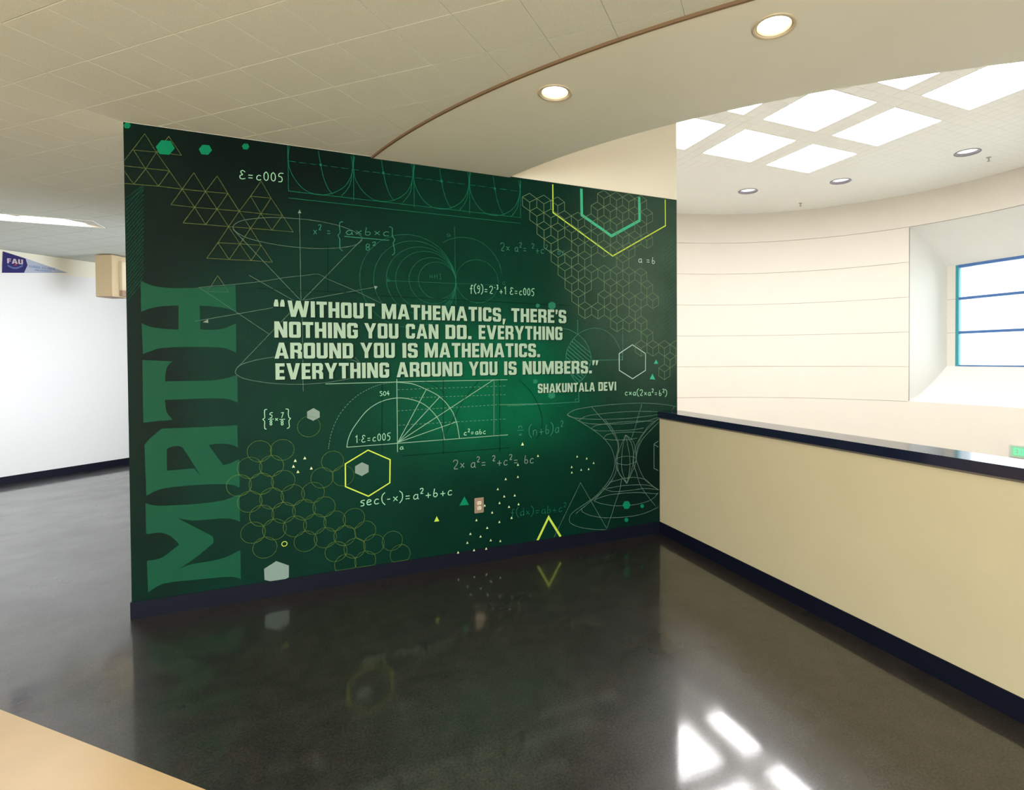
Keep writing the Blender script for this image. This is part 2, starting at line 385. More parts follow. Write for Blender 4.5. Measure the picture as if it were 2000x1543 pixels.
# ------------------------------------------------------------------ corridor behind the mural wall
wk = bmesh.new()
WL = 7.87
n45 = sqrt(.5)
def wl(s, off=0.0):      # point on the 45 degree wall, s metres from (-2.68, 5.19); off towards the room
    return (-2.68 + s*n45 + off*n45, -2.68 + WL + s*n45 - off*n45)
a, b = wl(-5.2), wl(4.6)
prism(wk, [a, b, (b[0] - .2, b[1] + .2), (a[0] - .2, a[1] + .2)], -.2, H + .02)
wall_left = struct(from_bm('wall_left', wk, M_upper))
wk = bmesh.new(); a, b = wl(-5.2, .006), wl(4.6, .006); a2, b2 = wl(-5.2), wl(4.6)
prism(wk, [a, b, b2, a2], .09, 2.745)
from_bm('white_panel', wk, M_white, wall_left)
wk = bmesh.new(); a, b = wl(-5.2, .013), wl(4.6, .013)
prism(wk, [a, b, b2, a2], 0, .097)
struct(from_bm('baseboard_left', wk, M_base))
struct(boxo('wall_corridor_end', M_upper, (1.5, 1.7, .19, 9.4, -.2, H + .02)))
bpy.data.objects['wall_corridor_end'].name = 'wall_back.001'
# outer walls of the landing behind the camera
struct(boxo('wall_front', M_upper, (BX0, 4.2, BY0 - .2, BY0, -.2, H + .1)))
struct(boxo('wall_left', M_upper, (BX0 - .2, BX0, BY0, 9.4, -.2, H + .1)))

# ------------------------------------------------------------------ atrium
def drum(a): return (AC[0] + AR*cos(a), AC[1] + AR*sin(a))
A_N0 = radians(196)            # behind the mural wall
def polar(deg): return drum(radians(deg))
Z0 = -3.6
R1, R2, R3, R4, R5, R6 = 4.774, 3.908, 3.041, 2.174, 1.309, 0.442
courses = [(R1, ZA + .0), (R2, R1), (R3, R2), (R4, R3), (R5, R4), (R6, R5), (-2.30, R6), (Z0, -2.30)]
aW0 = math.asin((4.766 - AC[1]) / AR)           # left jamb of the recess, plan y = 2.53
aW1 = math.asin((0.694 - AC[1]) / AR)
def band(bm, a0, a1, z0, z1, r_in, r_out, n):
    pts = [(AC[0] + r_in*cos(a0+(a1-a0)*k/n), AC[1] + r_in*sin(a0+(a1-a0)*k/n)) for k in range(n+1)]
    pto = [(AC[0] + r_out*cos(a0+(a1-a0)*k/n), AC[1] + r_out*sin(a0+(a1-a0)*k/n)) for k in range(n+1)]
    prism(bm, pts + pto[::-1], z0, z1)
bm = bmesh.new()
band(bm, aW0, radians(172), Z0, ZA + .1, AR + .02, AR + .2, 60)
band(bm, radians(-120), aW1, Z0, ZA + .1, AR + .02, AR + .2, 48)
band(bm, aW1, aW0, Z0, R6, AR + .02, AR + .2, 16)
band(bm, aW1, aW0, R1, ZA + .1, AR + .02, AR + .2, 16)
drumw = struct(from_bm('wall_atrium', bm, M_joint)); drumw.name = 'wall_far'
G = .009
for z0, z1 in courses:
    whole = z1 <= R6 + .01 or z0 >= R1 - .01
    spans = [(radians(-120), radians(172), 110)] if whole else [(aW0, radians(172), 60), (radians(-120), aW1, 48)]
    for a0, a1, n in spans:
        mm = M_drum if z0 > -2.4 else M_lowwall
        bm = bmesh.new(); band(bm, a0, a1, z0 + (G if z0 > Z0 else 0), z1 - (0 if z1 >= ZA else 0), AR, AR + .022, n)
        from_bm('panel', bm, mm, drumw)
# drum above the soffit
bm = bmesh.new()
innr = inner + [(4.85, -3.05)]
oute = [(IC[0] + (x-IC[0])*1.03, IC[1] + (y-IC[1])*1.03) for x, y in innr]
oute[0] = (oute[0][0], 0.0)
prism(bm, oute + innr[::-1], HS + .03, ZA + .1)
struct(from_bm('wall_drum', bm, M_drum)).name = 'wall_left.002'
# wall closing the far side beyond the frame
bm = bmesh.new(); e = polar(-120)
prism(bm, [(3.95, -4.6), (e[0], e[1]), (e[0] + .1, e[1] + .2), (4.15, -4.6)][::-1], Z0, ZA + .1)
struct(from_bm('wall_front', bm, M_drum))
struct(boxo('wall_right', M_upper, (3.94, 4.14, -8.0, -4.6, -.2, ZA + .1)))
# slab edge and lower storey
struct(boxo('wall_back', M_drum, (1.9, W_END, 0.0, .19, Z0, -.2)))
struct(boxo('wall_right', M_drum, (3.80, W_END, -4.6, 0.0, Z0, -.2)))
struct(boxo('floor', M_lower, (1.9, 16.2, -4.8, 9.2, Z0 - .1, Z0)))
struct(boxo('wall_back', M_drum, (2.30, 2.50, .19, 3.75, Z0, ZA + .1)))

# window recess: deep splayed opening to the outer wall at x = 12.05
WX = 15.771; YJ0, YJ1 = 0.667, 4.793
yw0, yw1 = 0.868, 4.585; zw0, zw1 = 1.312, 3.901
win = struct(bpy.data.objects.new('window_1', None)); COL.objects.link(win); win.location = (WX, 1.0, 1.37)
def wpart(name, bm, m):
    o = from_bm(name, bm, m); o.parent = win; o.matrix_parent_inverse = Matrix.Translation((-WX, -1.0, -1.37)); return o
def facex(y): return AC[0] + sqrt(max(AR**2 - (y-AC[1])**2, 0))
def sheet(rows):
    bm = bmesh.new(); g = [[bm.verts.new(p) for p in r] for r in rows]
    for a, b in zip(g, g[1:]):
        for k in range(len(a)-1): bm.faces.new([a[k], a[k+1], b[k+1], b[k]])
    return bm
NS = 10
def cove(t):   # 0 at the face, 1 at the window; bulges outward
    return t, (1 - cos(pi/2*t))*.62 + t*.38
ys = [YJ1 + (YJ0 - YJ1)*k/16 for k in range(17)]
rows = []
for y in ys:
    xf = facex(y); rows.append([(xf + (WX-xf)*cove(k/NS)[0], y, R1 - .002 + (zw1 - R1)*cove(k/NS)[1]) for k in range(NS+1)])
wpart('recess_top', sheet(rows), M_recess)
rows = []
for y in ys:
    xf = facex(y); rows.append([(xf + (WX-xf)*cove(k/NS)[0], y, R6 + .002 + (zw0 - R6)*cove(k/NS)[1]) for k in range(NS+1)])
wpart('recess_sill', sheet(rows), M_recess)
for yj, nm in ((YJ1, 'recess_side'), (YJ0, 'recess_side')):
    xf = facex(yj); segs = [R6] + [z for z in (R5, R4, R3, R2)] + [R1]
    rows = []
    for k in range(NS+1):
        t, c = cove(k/NS); x = xf + (WX-xf)*t
        zt = R1 - .002 + (zw1-R1)*c; zb = R6 + .002 + (zw0-R6)*c
        rows.append([(x, yj, zb + (zt-zb)*q/8) for q in range(9)])
    wpart(nm, sheet(rows), M_recess)
bm = bmesh.new()       # outer wall around the glazing
for (ya, yb, za, zb) in ((yw1, YJ1 + .3, zw0 - .9, R1 + .1), (YJ0 - .3, yw0, zw0 - .9, R1 + .1), (yw0, yw1, zw1, R1 + .1), (yw0, yw1, zw0 - .9, zw0)):
    box(bm, WX + .012, WX + .16, ya, yb, za, zb)
wpart('outer_wall', bm, M_joint)
zz = [zw0 - .02, R4, R3, zw1 + .02]
for (ya, yb) in ((yw1, YJ1 + .01), (YJ0 - .01, yw0)):
    for za, zb in zip(zz, zz[1:]):
        bm = bmesh.new(); box(bm, WX, WX + .013, ya, yb, za + .004, zb - .004); wpart('panel', bm, M_drum)
bm = bmesh.new()
box(bm, WX - .01, WX + .09, yw1 - .074, yw1, zw0, zw1); wpart('frame_jamb', bm, M_teal)
bm = bmesh.new(); box(bm, WX - .01, WX + .09, yw0, yw0 + .074, zw0, zw1); wpart('frame_jamb', bm, M_teal)
bm = bmesh.new(); box(bm, WX - .01, WX + .09, yw0 + .074, yw1 - .074, zw1 - .074, zw1); wpart('frame_head', bm, M_blue)
bm = bmesh.new(); box(bm, WX - .01, WX + .09, yw0 + .074, yw1 - .074, zw0, zw0 + .03); wpart('frame_sill', bm, M_blue)
for z in (R4 - .0, R3 - .0):
    bm = bmesh.new(); box(bm, WX - .005, WX + .07, yw0 + .074, yw1 - .074, z - .032, z + .032); wpart('glazing_bar', bm, M_blue)
for za, zb in ((zw0 + .03, R4 - .032), (R4 + .032, R3 - .032), (R3 + .032, zw1 - .074)):
    bm = bmesh.new(); box(bm, WX + .035, WX + .041, yw0 + .074, yw1 - .074, za, zb); wpart('pane', bm, M_glass)

# atrium ceiling: 1 ft tiles, skylights of 3 x 3 tiles
TA = .2041; AX0, AY0 = 7.796, 1.792       # corner of one skylight on the tile grid
def inside(x, y):
    if (x-AC[0])**2 + (y-AC[1])**2 < (AR + .12)**2: return True
    if x < 3.95 and -.1 < y < .3: return x > 2.3
    return (x-IC[0])**2 + (y-IC[1])**2 < (IR + .12)**2 and x > 2.35
def cellid(x, y): return math.floor((x-AX0)/TA + 1e-6), math.floor((y-AY0)/TA + 1e-6)
SKX = [-8, 0, 8]; SKY = [-8, 0, 8]
bm = bmesh.new(); prism(bm, circle(AC[0], AC[1], AR + .1, 64), ZA + .016, ZA + .12)
# cut the skylight shafts out of the backing: build it as a grid instead
bm.free(); bm = bmesh.new()
skycells = set((a + p, b + q) for a in SKX for b in SKY for p in range(6) for q in range(6))
CANS = [(12.596, 2.516), (11.752, 4.82), (10.332, 6.173), (12.649, -0.096), (6.594, 6.334)]
cancell = {}; canblock = set()
for x, y in CANS:
    i, j = cellid(x, y); cancell[(i, j)] = (x, y)
    for p in (-1, 0, 1):
        for q in (-1, 0, 1): canblock.add((i + p, j + q))
for i in range(-40, 41):
    for j in range(-40, 41):
        if (i, j) in skycells: continue
        x = AX0 + (i+.5)*TA; y = AY0 + (j+.5)*TA
        if not inside(x, y): continue
        if (i, j) in canblock: continue
        box(bm, x - TA/2, x + TA/2, y - TA/2, y + TA/2, ZA + .06, ZA + .10)
bmesh.ops.remove_doubles(bm, verts=bm.verts[:], dist=.0001)
aceil = struct(from_bm('ceiling', bm, M_joint))
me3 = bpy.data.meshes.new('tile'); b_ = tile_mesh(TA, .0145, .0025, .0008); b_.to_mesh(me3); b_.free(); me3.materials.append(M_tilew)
cand = []
for i in range(-40, 41):
    for j in range(-40, 41):
        if (i, j) in skycells or (i, j) in canblock: continue
        x = AX0 + (i+.5)*TA; y = AY0 + (j+.5)*TA
        if not inside(x, y): continue
        ax, ay = x - 1.094, y + 4.055
        dep = ax*sin(yaw) + ay*cos(yaw); lat = ax*cos(yaw) - ay*sin(yaw)
        px = 1127 + 1057.8*lat/max(dep, .01); py = 717 - 1057.8*(ZA-1.55)/max(dep, .01)
        v = dep > .3 and 1318 < px < 2005 and py > 245 - (px - 1320)*.172
        cand.append((0 if v else 1, dep, x, y))
cand.sort(); rest = []
for k, (v, d, x, y) in enumerate(cand):
    if v == 0 and k < 300:
        o = link('tile', me3, None, aceil); o.location = (x, y, ZA)
    else: rest.append((x, y))
vs, fs = [], []
for x, y in rest:
    n = len(vs); a = TA/2 - .001
    for z in (ZA, ZA + .0145):
        for sx, sy in ((-1,-1),(1,-1),(1,1),(-1,1)): vs.append((x + a*sx, y + a*sy, z))
    fs += [(n+3,n+2,n+1,n),(n+4,n+5,n+6,n+7)] + [(n+q, n+(q+1) % 4, n+4+(q+1) % 4, n+4+q) for q in range(4)]
me2 = bpy.data.meshes.new('far_tiles'); me2.from_pydata(vs, [], fs)
o = link('far_tiles', me2, M_tilew, aceil); o['kind'] = 'stuff'
for (i, j), (x, y) in cancell.items():
    x0, y0 = AX0 + i*TA, AY0 + j*TA; g = .001; xc, yc = x0 + TA/2, y0 + TA/2
    for sx in (-1, 1):
        for sy in (-1, 1):          # four quarter plates around the round opening
            n = 10; q = [(xc + sx*.198*cos(pi/2*k/n), yc + sy*.198*sin(pi/2*k/n)) for k in range(n+1)]
            a = TA*1.5 - g
            pts = q + [(xc, yc + sy*a), (xc + sx*a, yc + sy*a), (xc + sx*a, yc)]
            if sx*sy < 0: pts = pts[::-1]
            bm = bmesh.new(); prism(bm, pts, ZA, ZA + .0145); from_bm('tile', bm, M_tilew, aceil)

# ------------------------------------------------------------------ skylights
WHERE = {(0,0): 'the large one left of centre', (0,8): 'middle of the row nearest the ivory wall', (8,8): 'lowest and farthest of the grid',
         (8,0): 'large one right of centre', (8,-8): 'at the right edge of the photo', (-8,8): 'cut by the mural wall corner', (-8,0): 'small tip under the soffit edge at left', (0,-8): 'small triangle at the soffit edge', (-8,-8): 'hidden above the soffit'}
for a in SKX:
    for b in SKY:
        x0, y0 = AX0 + a*TA, AY0 + b*TA; s = 6*TA
        t = thing('skylight', 'white glowing square skylight in the atrium ceiling, ' + WHERE[(a, b)], 'skylight', (x0 + s/2, y0 + s/2, ZA), 0, 'skylights in a grid')
        bm = bmesh.new(); h = s/2 - .001
        holed(bm, [[(-h,-h),(h,-h),(h,h),(-h,h)], [(-h+.012,-h+.012),(-h+.012,h-.012),(h-.012,h-.012),(h-.012,-h+.012)]], -.003, .11)
        from_bm('frame', bm, M_recess, t)
        bm = bmesh.new(); box(bm, -h + .012, h - .012, -h + .012, h - .012, .020, .030); from_bm('diffuser', bm, M_sky, t)

# ------------------------------------------------------------------ recessed lamps
def spot_below(x, y, z, p, col, size=2.2):
    l = bpy.data.lights.new('downlight_beam', 'SPOT'); l.energy = p; l.color = col; l.spot_size = size; l.spot_blend = .6; l.shadow_soft_size = .05
    o = bpy.data.objects.new('downlight_beam', l); COL.objects.link(o); o.location = (x, y, z); return o
DLAB = ['lit round recessed downlight in the curved soffit, left and nearer the mural', 'lit round recessed downlight in the curved soffit, right and nearer the camera', 'recessed downlight in the soffit beyond the right edge of the photo']
for k, (x, y) in enumerate(DL[:3]):
    t = thing('downlight', DLAB[k], 'ceiling light', (x, y, HS), 0, 'downlights in the curved soffit')
    bm = bmesh.new(); lathe(bm, [(.092, .001), (.092, -.003), (.088, -.005), (.077, -.004), (.074, .004), (.076, .012), (.088, .012)], 0, 0, 40); from_bm('trim_ring', bm, M_ring, t, True)
    bm = bmesh.new(); lathe(bm, [(.0725, .000), (.071, .0), (.064, .034), (.066, .036), (.0745, .002), (.0725, .000)], 0, 0, 40); from_bm('reflector', bm, M_can, t, True)
    bm = bmesh.new(); lathe(bm, [(.080, .008), (.073, .010), (.071, .055), (.086, .055)], 0, 0, 40); from_bm('housing', bm, M_trim, t, True)
    bm = bmesh.new(); r = lathe(bm, [(.064, .030), (.064, .036)], 0, 0, 40); bm.faces.new(r[0][::-1]); bm.faces.new(r[1]); from_bm('lens', bm, M_lens, t)
    spot_below(x, y, HS - .02, 14, (1, .86, .62))
CLAB = {0: 'unlit round can light in the atrium ceiling, rightmost near the far wall', 1: 'unlit round can light in the atrium ceiling, the middle one of three', 2: 'unlit round can light in the atrium ceiling, leftmost near the mural wall corner', 3: 'unlit can light in the atrium ceiling beyond the right edge', 4: 'unlit can light in the atrium ceiling behind the mural wall'}
for k, (cx_, cy_) in enumerate(CANS):
    i, j = cellid(cx_, cy_); x, y = AX0 + (i+.5)*TA, AY0 + (j+.5)*TA
    t = thing('can_light', CLAB[k], 'ceiling light', (x, y, ZA), 0, 'can lights in the atrium ceiling')
    bm = bmesh.new(); lathe(bm, [(.228, .001), (.228, -.006), (.196, -.006), (.194, .012)], 0, 0, 40); from_bm('trim_ring', bm, M_gcan, t, True)
    bm = bmesh.new(); lathe(bm, [(.1945, .0), (.186, .115), (.199, .118)], 0, 0, 40); from_bm('baffle', bm, M_gcan, t, True)
    bm = bmesh.new(); r = lathe(bm, [(.184, .045), (.184, .06)], 0, 0, 40); bm.faces.new(r[0][::-1]); bm.faces.new(r[1]); from_bm('lens', bm, M_glens, t)

def sprinkler(x, y, z, lab):
    t = thing('sprinkler_head', lab, 'sprinkler', (x, y, z), 0, 'sprinkler heads in the atrium ceiling')
    t.scale = (1.4, 1.4, 1.4)
    bm = bmesh.new(); lathe(bm, [(.001, -.006), (.030, -.006), (.034, .0)], 0, 0, 20); from_bm('escutcheon', bm, M_chrome, t, True)
    bm = bmesh.new(); lathe(bm, [(.001, -.035), (.010, -.035), (.010, -.006), (.001, -.006)], 0, 0, 12)
    box(bm, -.014, -.010, -.003, .003, -.055, -.030); box(bm, .010, .014, -.003, .003, -.055, -.030); from_bm('body', bm, M_chrome, t)
    bm = bmesh.new(); lathe(bm, [(.001, -.060), (.020, -.058), (.022, -.054), (.001, -.053)], 0, 0, 16); from_bm('deflector', bm, M_chrome, t, True)
sprinkler(12.314, 6.414, ZA, 'small sprinkler head in the atrium ceiling below the two left can lights')
sprinkler(13.266, 2.489, ZA, 'small sprinkler head in the atrium ceiling beside the rightmost can light')

# ------------------------------------------------------------------ corridor troffers
TLAB = ['long bright fluorescent ceiling light over the corridor at the left edge', 'far fluorescent ceiling light half hidden behind the mural wall and beige enclosure']
for k, (x0, x1, y0, y1) in enumerate(LIGHTS):
    t = thing('ceiling_light', TLAB[k], 'ceiling light', ((x0+x1)/2, (y0+y1)/2, H), 0, 'corridor ceiling lights')
    hx, hy = (x1-x0)/2, (y1-y0)/2
    def rect(a, b): return [(-a,-b),(a,-b),(a,b),(-a,b)]
    bm = bmesh.new(); holed(bm, [rect(hx + .17, hy + .17), rect(hx - .012, hy - .012)[::-1]], .002, .008); from_bm('infill_tile', bm, M_tile, t)
    bm = bmesh.new(); holed(bm, [rect(hx, hy), rect(hx - .015, hy - .015)[::-1]], -.004, .065); from_bm('frame', bm, M_recess, t)
    bm = bmesh.new(); box(bm, -hx + .015, hx - .15, -hy + .015, hy - .015, .018, .025); from_bm('lens', bm, M_tube, t)
    bm = bmesh.new(); v = [bm.verts.new(c) for c in ((hx-.15,-hy+.015,.02),(hx-.015,-hy+.015,-.002),(hx-.015,hy-.015,-.002),(hx-.15,hy-.015,.02))]; bm.faces.new(v); bmesh.ops.solidify(bm, geom=bm.faces[:], thickness=.004); from_bm('end_reflector', bm, M_can, t)
    if k == 0: area('corridor_lamp_light', (t.location.x, t.location.y, H - .03), (0, 0, -1), 2*hx - .1, 2*hy - .05, 20, (1, .97, .96))

# ------------------------------------------------------------------ beige enclosure hanging in the corridor
t = thing('hanging_enclosure', 'beige box enclosure hanging from the corridor ceiling beside the mural wall', 'enclosure', (-1.545, 5.16, H), radians(-29))
boxo('body', M_beige, (-.118, .118, -.118, .118, -.56, -.012), t, .004)
boxo('rim', M_beige3, (-.113, .113, -.113, .113, -.566, -.56), t)
boxo('bracket', M_beige2, (.119, .165, -.02, .08, -.47, -.09), t, .003)
boxo('bracket_cap', M_beige3, (.119, .162, -.015, .075, -.55, -.47), t, .003)

# ------------------------------------------------------------------ pennant on the left wall
t = thing('pennant', 'navy and pale grey triangular felt pennant high on the white corridor wall', 'pennant', (0, 0, 0))
def onwall(pts, off): # (s, z) on the 45 degree wall
    return [(*wl(s, off), z) for s, z in pts]
def wallpoly(name, pts, off, m, parent, th=.002):
    bm = bmesh.new(); v = [bm.verts.new(c) for c in onwall(pts, off + th)]; w = [bm.verts.new(c) for c in onwall(pts, off)]
    n = len(v)
    for tr in tessellate_polygon([[Vector((s, z, 0)) for s, z in pts]]):
        bm.faces.new([v[i] for i in tr]); bm.faces.new([w[i] for i in tr[::-1]])
    for i in range(n): bm.faces.new([v[i], v[(i+1) % n], w[(i+1) % n], w[i]])
    bmesh.ops.recalc_face_normals(bm, faces=bm.faces[:])
    return from_bm(name, bm, m, parent)
PEN = {'navy': [(0.027, 2.678), (0.241, 2.709), (0.278, 2.815), (0.259, 2.898), (0.213, 2.91), (0.041, 2.951)], 'grey': [(0.241, 2.709), (0.707, 2.777), (0.259, 2.901), (0.278, 2.815)]}
wallpoly('felt_field', PEN['grey'], .0062, M_grey, t)
wallpoly('felt_panel', PEN['navy'], .0085, M_navy, t)
# (letters are added once the lettering tools exist)

# ------------------------------------------------------------------ lettering tools
def seg7(pts): return pts
GL = {  # block capitals: width, list of (outer, hole...) on a 10-high grid
}
def glyph(ch):
    s, q = 2.35, 1.9
    R = lambda x0, y0, x1, y1: [(x0,y0),(x1,y0),(x1,y1),(x0,y1)]
    def oct_(w, c=1.0):
        k = c*.29
        return [(c,0),(w-c,0),(w-k,k),(w,c),(w,10-c),(w-k,10-k),(w-c,10),(c,10),(k,10-k),(0,10-c),(0,c),(k,k)]
    if ch == 'I': return s+.1, [[R(0,0,s+.1,10)]]
    if ch == 'T': return 6.3, [[[(0,10),(0,8.1),(1.95,8.1),(1.95,0),(4.35,0),(4.35,8.1),(6.3,8.1),(6.3,10)]]]
    if ch == 'H': return 6.7, [[[(0,0),(s,0),(s,4.1),(6.7-s,4.1),(6.7-s,0),(6.7,0),(6.7,10),(6.7-s,10),(6.7-s,6.0),(s,6.0),(s,10),(0,10)]]]
    if ch == 'O': return 6.7, [[oct_(6.7), R(s,q,6.7-s,10-q)[::-1]]]
    if ch == 'U': return 6.6, [[[(1.1,0),(5.5,0),(6.6,1.1),(6.6,10),(6.6-s,10),(6.6-s,q),(s,q),(s,10),(0,10),(0,1.1)]]]
    if ch == 'D': return 6.6, [[[(0,0),(5.5,0),(6.6,1.1),(6.6,8.9),(5.5,10),(0,10)], R(s,q,6.6-s,10-q)[::-1]]]
    if ch == 'N': return 7.2, [[[(0,0),(s-.1,0),(s-.1,5.6),(4.6,0),(7.2,0),(7.2,10),(7.2-s+.1,10),(7.2-s+.1,4.4),(2.6,10),(0,10)]]]
    if ch == 'M': return 9.4, [[[(0,0),(s-.1,0),(s-.1,6.0),(3.9,0),(5.5,0),(9.4-s+.1,6.0),(9.4-s+.1,0),(9.4,0),(9.4,10),(6.7,10),(4.7,4.2),(2.7,10),(0,10)]]]
    if ch == 'W': return 12.6, [[[(1.9,0),(4.7,0),(6.3,5.6),(7.9,0),(10.7,0),(12.6,10),(10.1,10),(9.2,4.0),(7.6,10),(5.0,10),(3.4,4.0),(2.5,10),(0,10)]]]
    if ch == 'V': return 8.2, [[[(2.7,0),(5.5,0),(8.2,10),(5.7,10),(4.1,3.6),(2.5,10),(0,10)]]]
    if ch == 'Y': return 8.0, [[[(2.8,0),(5.2,0),(5.2,3.8),(8.0,10),(5.5,10),(4.0,6.2),(2.5,10),(0,10),(2.8,3.8)]]]
    if ch == 'A': return 8.0, [[[(0,0),(2.4,0),(2.8,1.9),(5.2,1.9),(5.6,0),(8.0,0),(5.4,10),(2.6,10)], [(4.0,7.4),(4.85,3.6),(3.15,3.6)]]]
    if ch == 'E': return 5.4, [[[(0,0),(5.4,0),(5.4,1.9),(s,1.9),(s,4.1),(5.0,4.1),(5.0,5.9),(s,5.9),(s,8.1),(5.4,8.1),(5.4,10),(0,10)]]]
    if ch == 'L': return 5.2, [[[(0,0),(5.2,0),(5.2,1.9),(s,1.9),(s,10),(0,10)]]]
    if ch == 'C': return 6.5, [[[(1.1,0),(5.4,0),(6.5,1.1),(6.5,3.6),(6.5-s,3.6),(6.5-s,q),(s,q),(s,10-q),(6.5-s,10-q),(6.5-s,6.5),(6.5,6.5),(6.5,8.9),(5.4,10),(1.1,10),(0,8.9),(0,1.1)]]]
    if ch == 'G': return 6.6, [[[(1.1,0),(5.5,0),(6.6,1.1),(6.6,5.6),(3.5,5.6),(3.5,4.1),(6.6-s,4.1),(6.6-s,q),(s,q),(s,10-q),(6.6-s,10-q),(6.6-s,6.9),(6.6,6.9),(6.6,8.9),(5.5,10),(1.1,10),(0,8.9),(0,1.1)]]]
    if ch == 'S': return 6.4, [[[(1.1,0),(5.3,0),(6.4,1.1),(6.4,4.7),(5.3,5.8),(s,6.3),(s,8.3),(4.1,8.3),(4.1,7.1),(6.3,7.1),(6.3,8.9),(5.2,10),(1.1,10),(0,8.9),(0,5.3),(1.1,4.3),(4.05,3.8),(4.05,1.7),(2.3,1.7),(2.3,3.1),(0,3.1),(0,1.1)]]]
    if ch == 'R': return 6.8, [[[(0,0),(s,0),(s,3.9),(3.0,3.9),(4.35,3.2),(4.35,0),(6.8,0),(6.8,3.6),(5.9,4.9),(6.7,6.0),(6.7,8.9),(5.6,10),(0,10)], [(s,8.2),(4.4,8.2),(4.4,5.6),(s,5.6)]]]
    if ch == 'B': return 6.7, [[[(0,0),(5.6,0),(6.7,1.1),(6.7,4.1),(5.9,5.1),(6.6,6.1),(6.6,8.9),(5.5,10),(0,10)], [(s,4.2),(4.4,4.2),(4.4,1.8),(s,1.8)], [(s,8.2),(4.3,8.2),(4.3,5.9),(s,5.9)]]]
    if ch == 'K': return 7.2, [[[(0,0),(s,0),(s,3.8),(4.6,0),(7.2,0),(4.5,5.1),(7.0,10),(4.5,10),(s,6.0),(s,10),(0,10)]]]
    if ch == 'X': return 7.0, [[[(0,0),(2.5,0),(3.5,3),(4.5,0),(7,0),(4.8,5),(7,10),(4.5,10),(3.5,7),(2.5,10),(0,10),(2.2,5)]]]
    if ch == 'F': return 5.4, [[[(0,0),(s,0),(s,4.1),(5.0,4.1),(5.0,5.9),(s,5.9),(s,8.1),(5.4,8.1),(5.4,10),(0,10)]]]
    if ch == '.': return 2.4, [[R(0,0,2.4,2.2)]]
    if ch == ',': return 2.6, [[[(.3,-1.9),(1.4,-1.9),(2.6,2.2),(.3,2.2)]]]
    if ch == "'": return 2.0, [[[(.2,6.6),(1.3,6.6),(2.0,10),(0,10)]]]
    if ch == '"': return 6.6, [[[(0,6.2),(2.8,6.2),(2.8,8.2),(2.3,10.4),(.8,10.4),(0,8)]], [[(3.8,6.2),(6.6,6.2),(6.6,8.2),(6.1,10.4),(4.6,10.4),(3.8,8)]]]
    if ch == '~': return 5.2, [[[(.2,6.4),(1.2,6.4),(2.3,10.2),(0,10.2)]], [[(3.0,6.4),(4.0,6.4),(5.1,10.2),(2.8,10.2)]]]
    return 3, []
def block_text(bm, word, place, gap=.95):
    """place(u, v): u in 0..1 along the word, v in 0..1 cap height -> 3D point"""
    x = 0; items = []
    for ch in word:
        w, shapes = glyph(ch); items.append((x, shapes)); x += w + (gap if ch not in "'" else .6)
    tot = x - gap
    for x0, shapes in items:
        for rings in shapes:
            flat = [(x0 + px, py) for r in rings for px, py in r]
            v = [bm.verts.new(place(px/tot, py/10)) for px, py in flat]
            for tr in tessellate_polygon([[Vector((px, py, 0)) for px, py in r] for r in rings]):
                try: bm.faces.new([v[i] for i in tr])
                except ValueError: pass
LAYER = [0]
def next_y():
    LAYER[0] += 1; return -.0030 - LAYER[0]*.000006
def ribbon(bm, pts, w, y=None):
    w *= .88
    if y is None: y = next_y()
    P = [Vector((a, b)) for a, b in pts]
    Q = [P[0]]
    for p in P[1:]:
        if (p - Q[-1]).length > 1e-5: Q.append(p)
    P = Q; n = len(P)
    if n < 2: return
    closed = (P[0] - P[-1]).length < 1e-4 and n > 3
    if closed: P = P[:-1]; n -= 1
    L_, R_ = [], []
    for i in range(n):
        a = P[(i-1) % n] if (closed or i > 0) else None; b = P[(i+1) % n] if (closed or i < n-1) else None
        d1 = (P[i] - a).normalized() if a is not None else None; d2 = (b - P[i]).normalized() if b is not None else None
        if d1 is None: d1 = d2
        if d2 is None: d2 = d1
        n1 = Vector((-d1.y, d1.x)); n2 = Vector((-d2.y, d2.x)); m = n1 + n2
        if m.length < .2: m = n1; k = 1
        else: m.normalize(); k = 1 / max(m.dot(n1), .4)
        L_.append(bm.verts.new((P[i].x + m.x*w/2*k, y, P[i].y + m.y*w/2*k))); R_.append(bm.verts.new((P[i].x - m.x*w/2*k, y, P[i].y - m.y*w/2*k)))
    for i in range(n if closed else n-1):
        j = (i+1) % n
        bm.faces.new([L_[i], R_[i], R_[j], L_[j]])
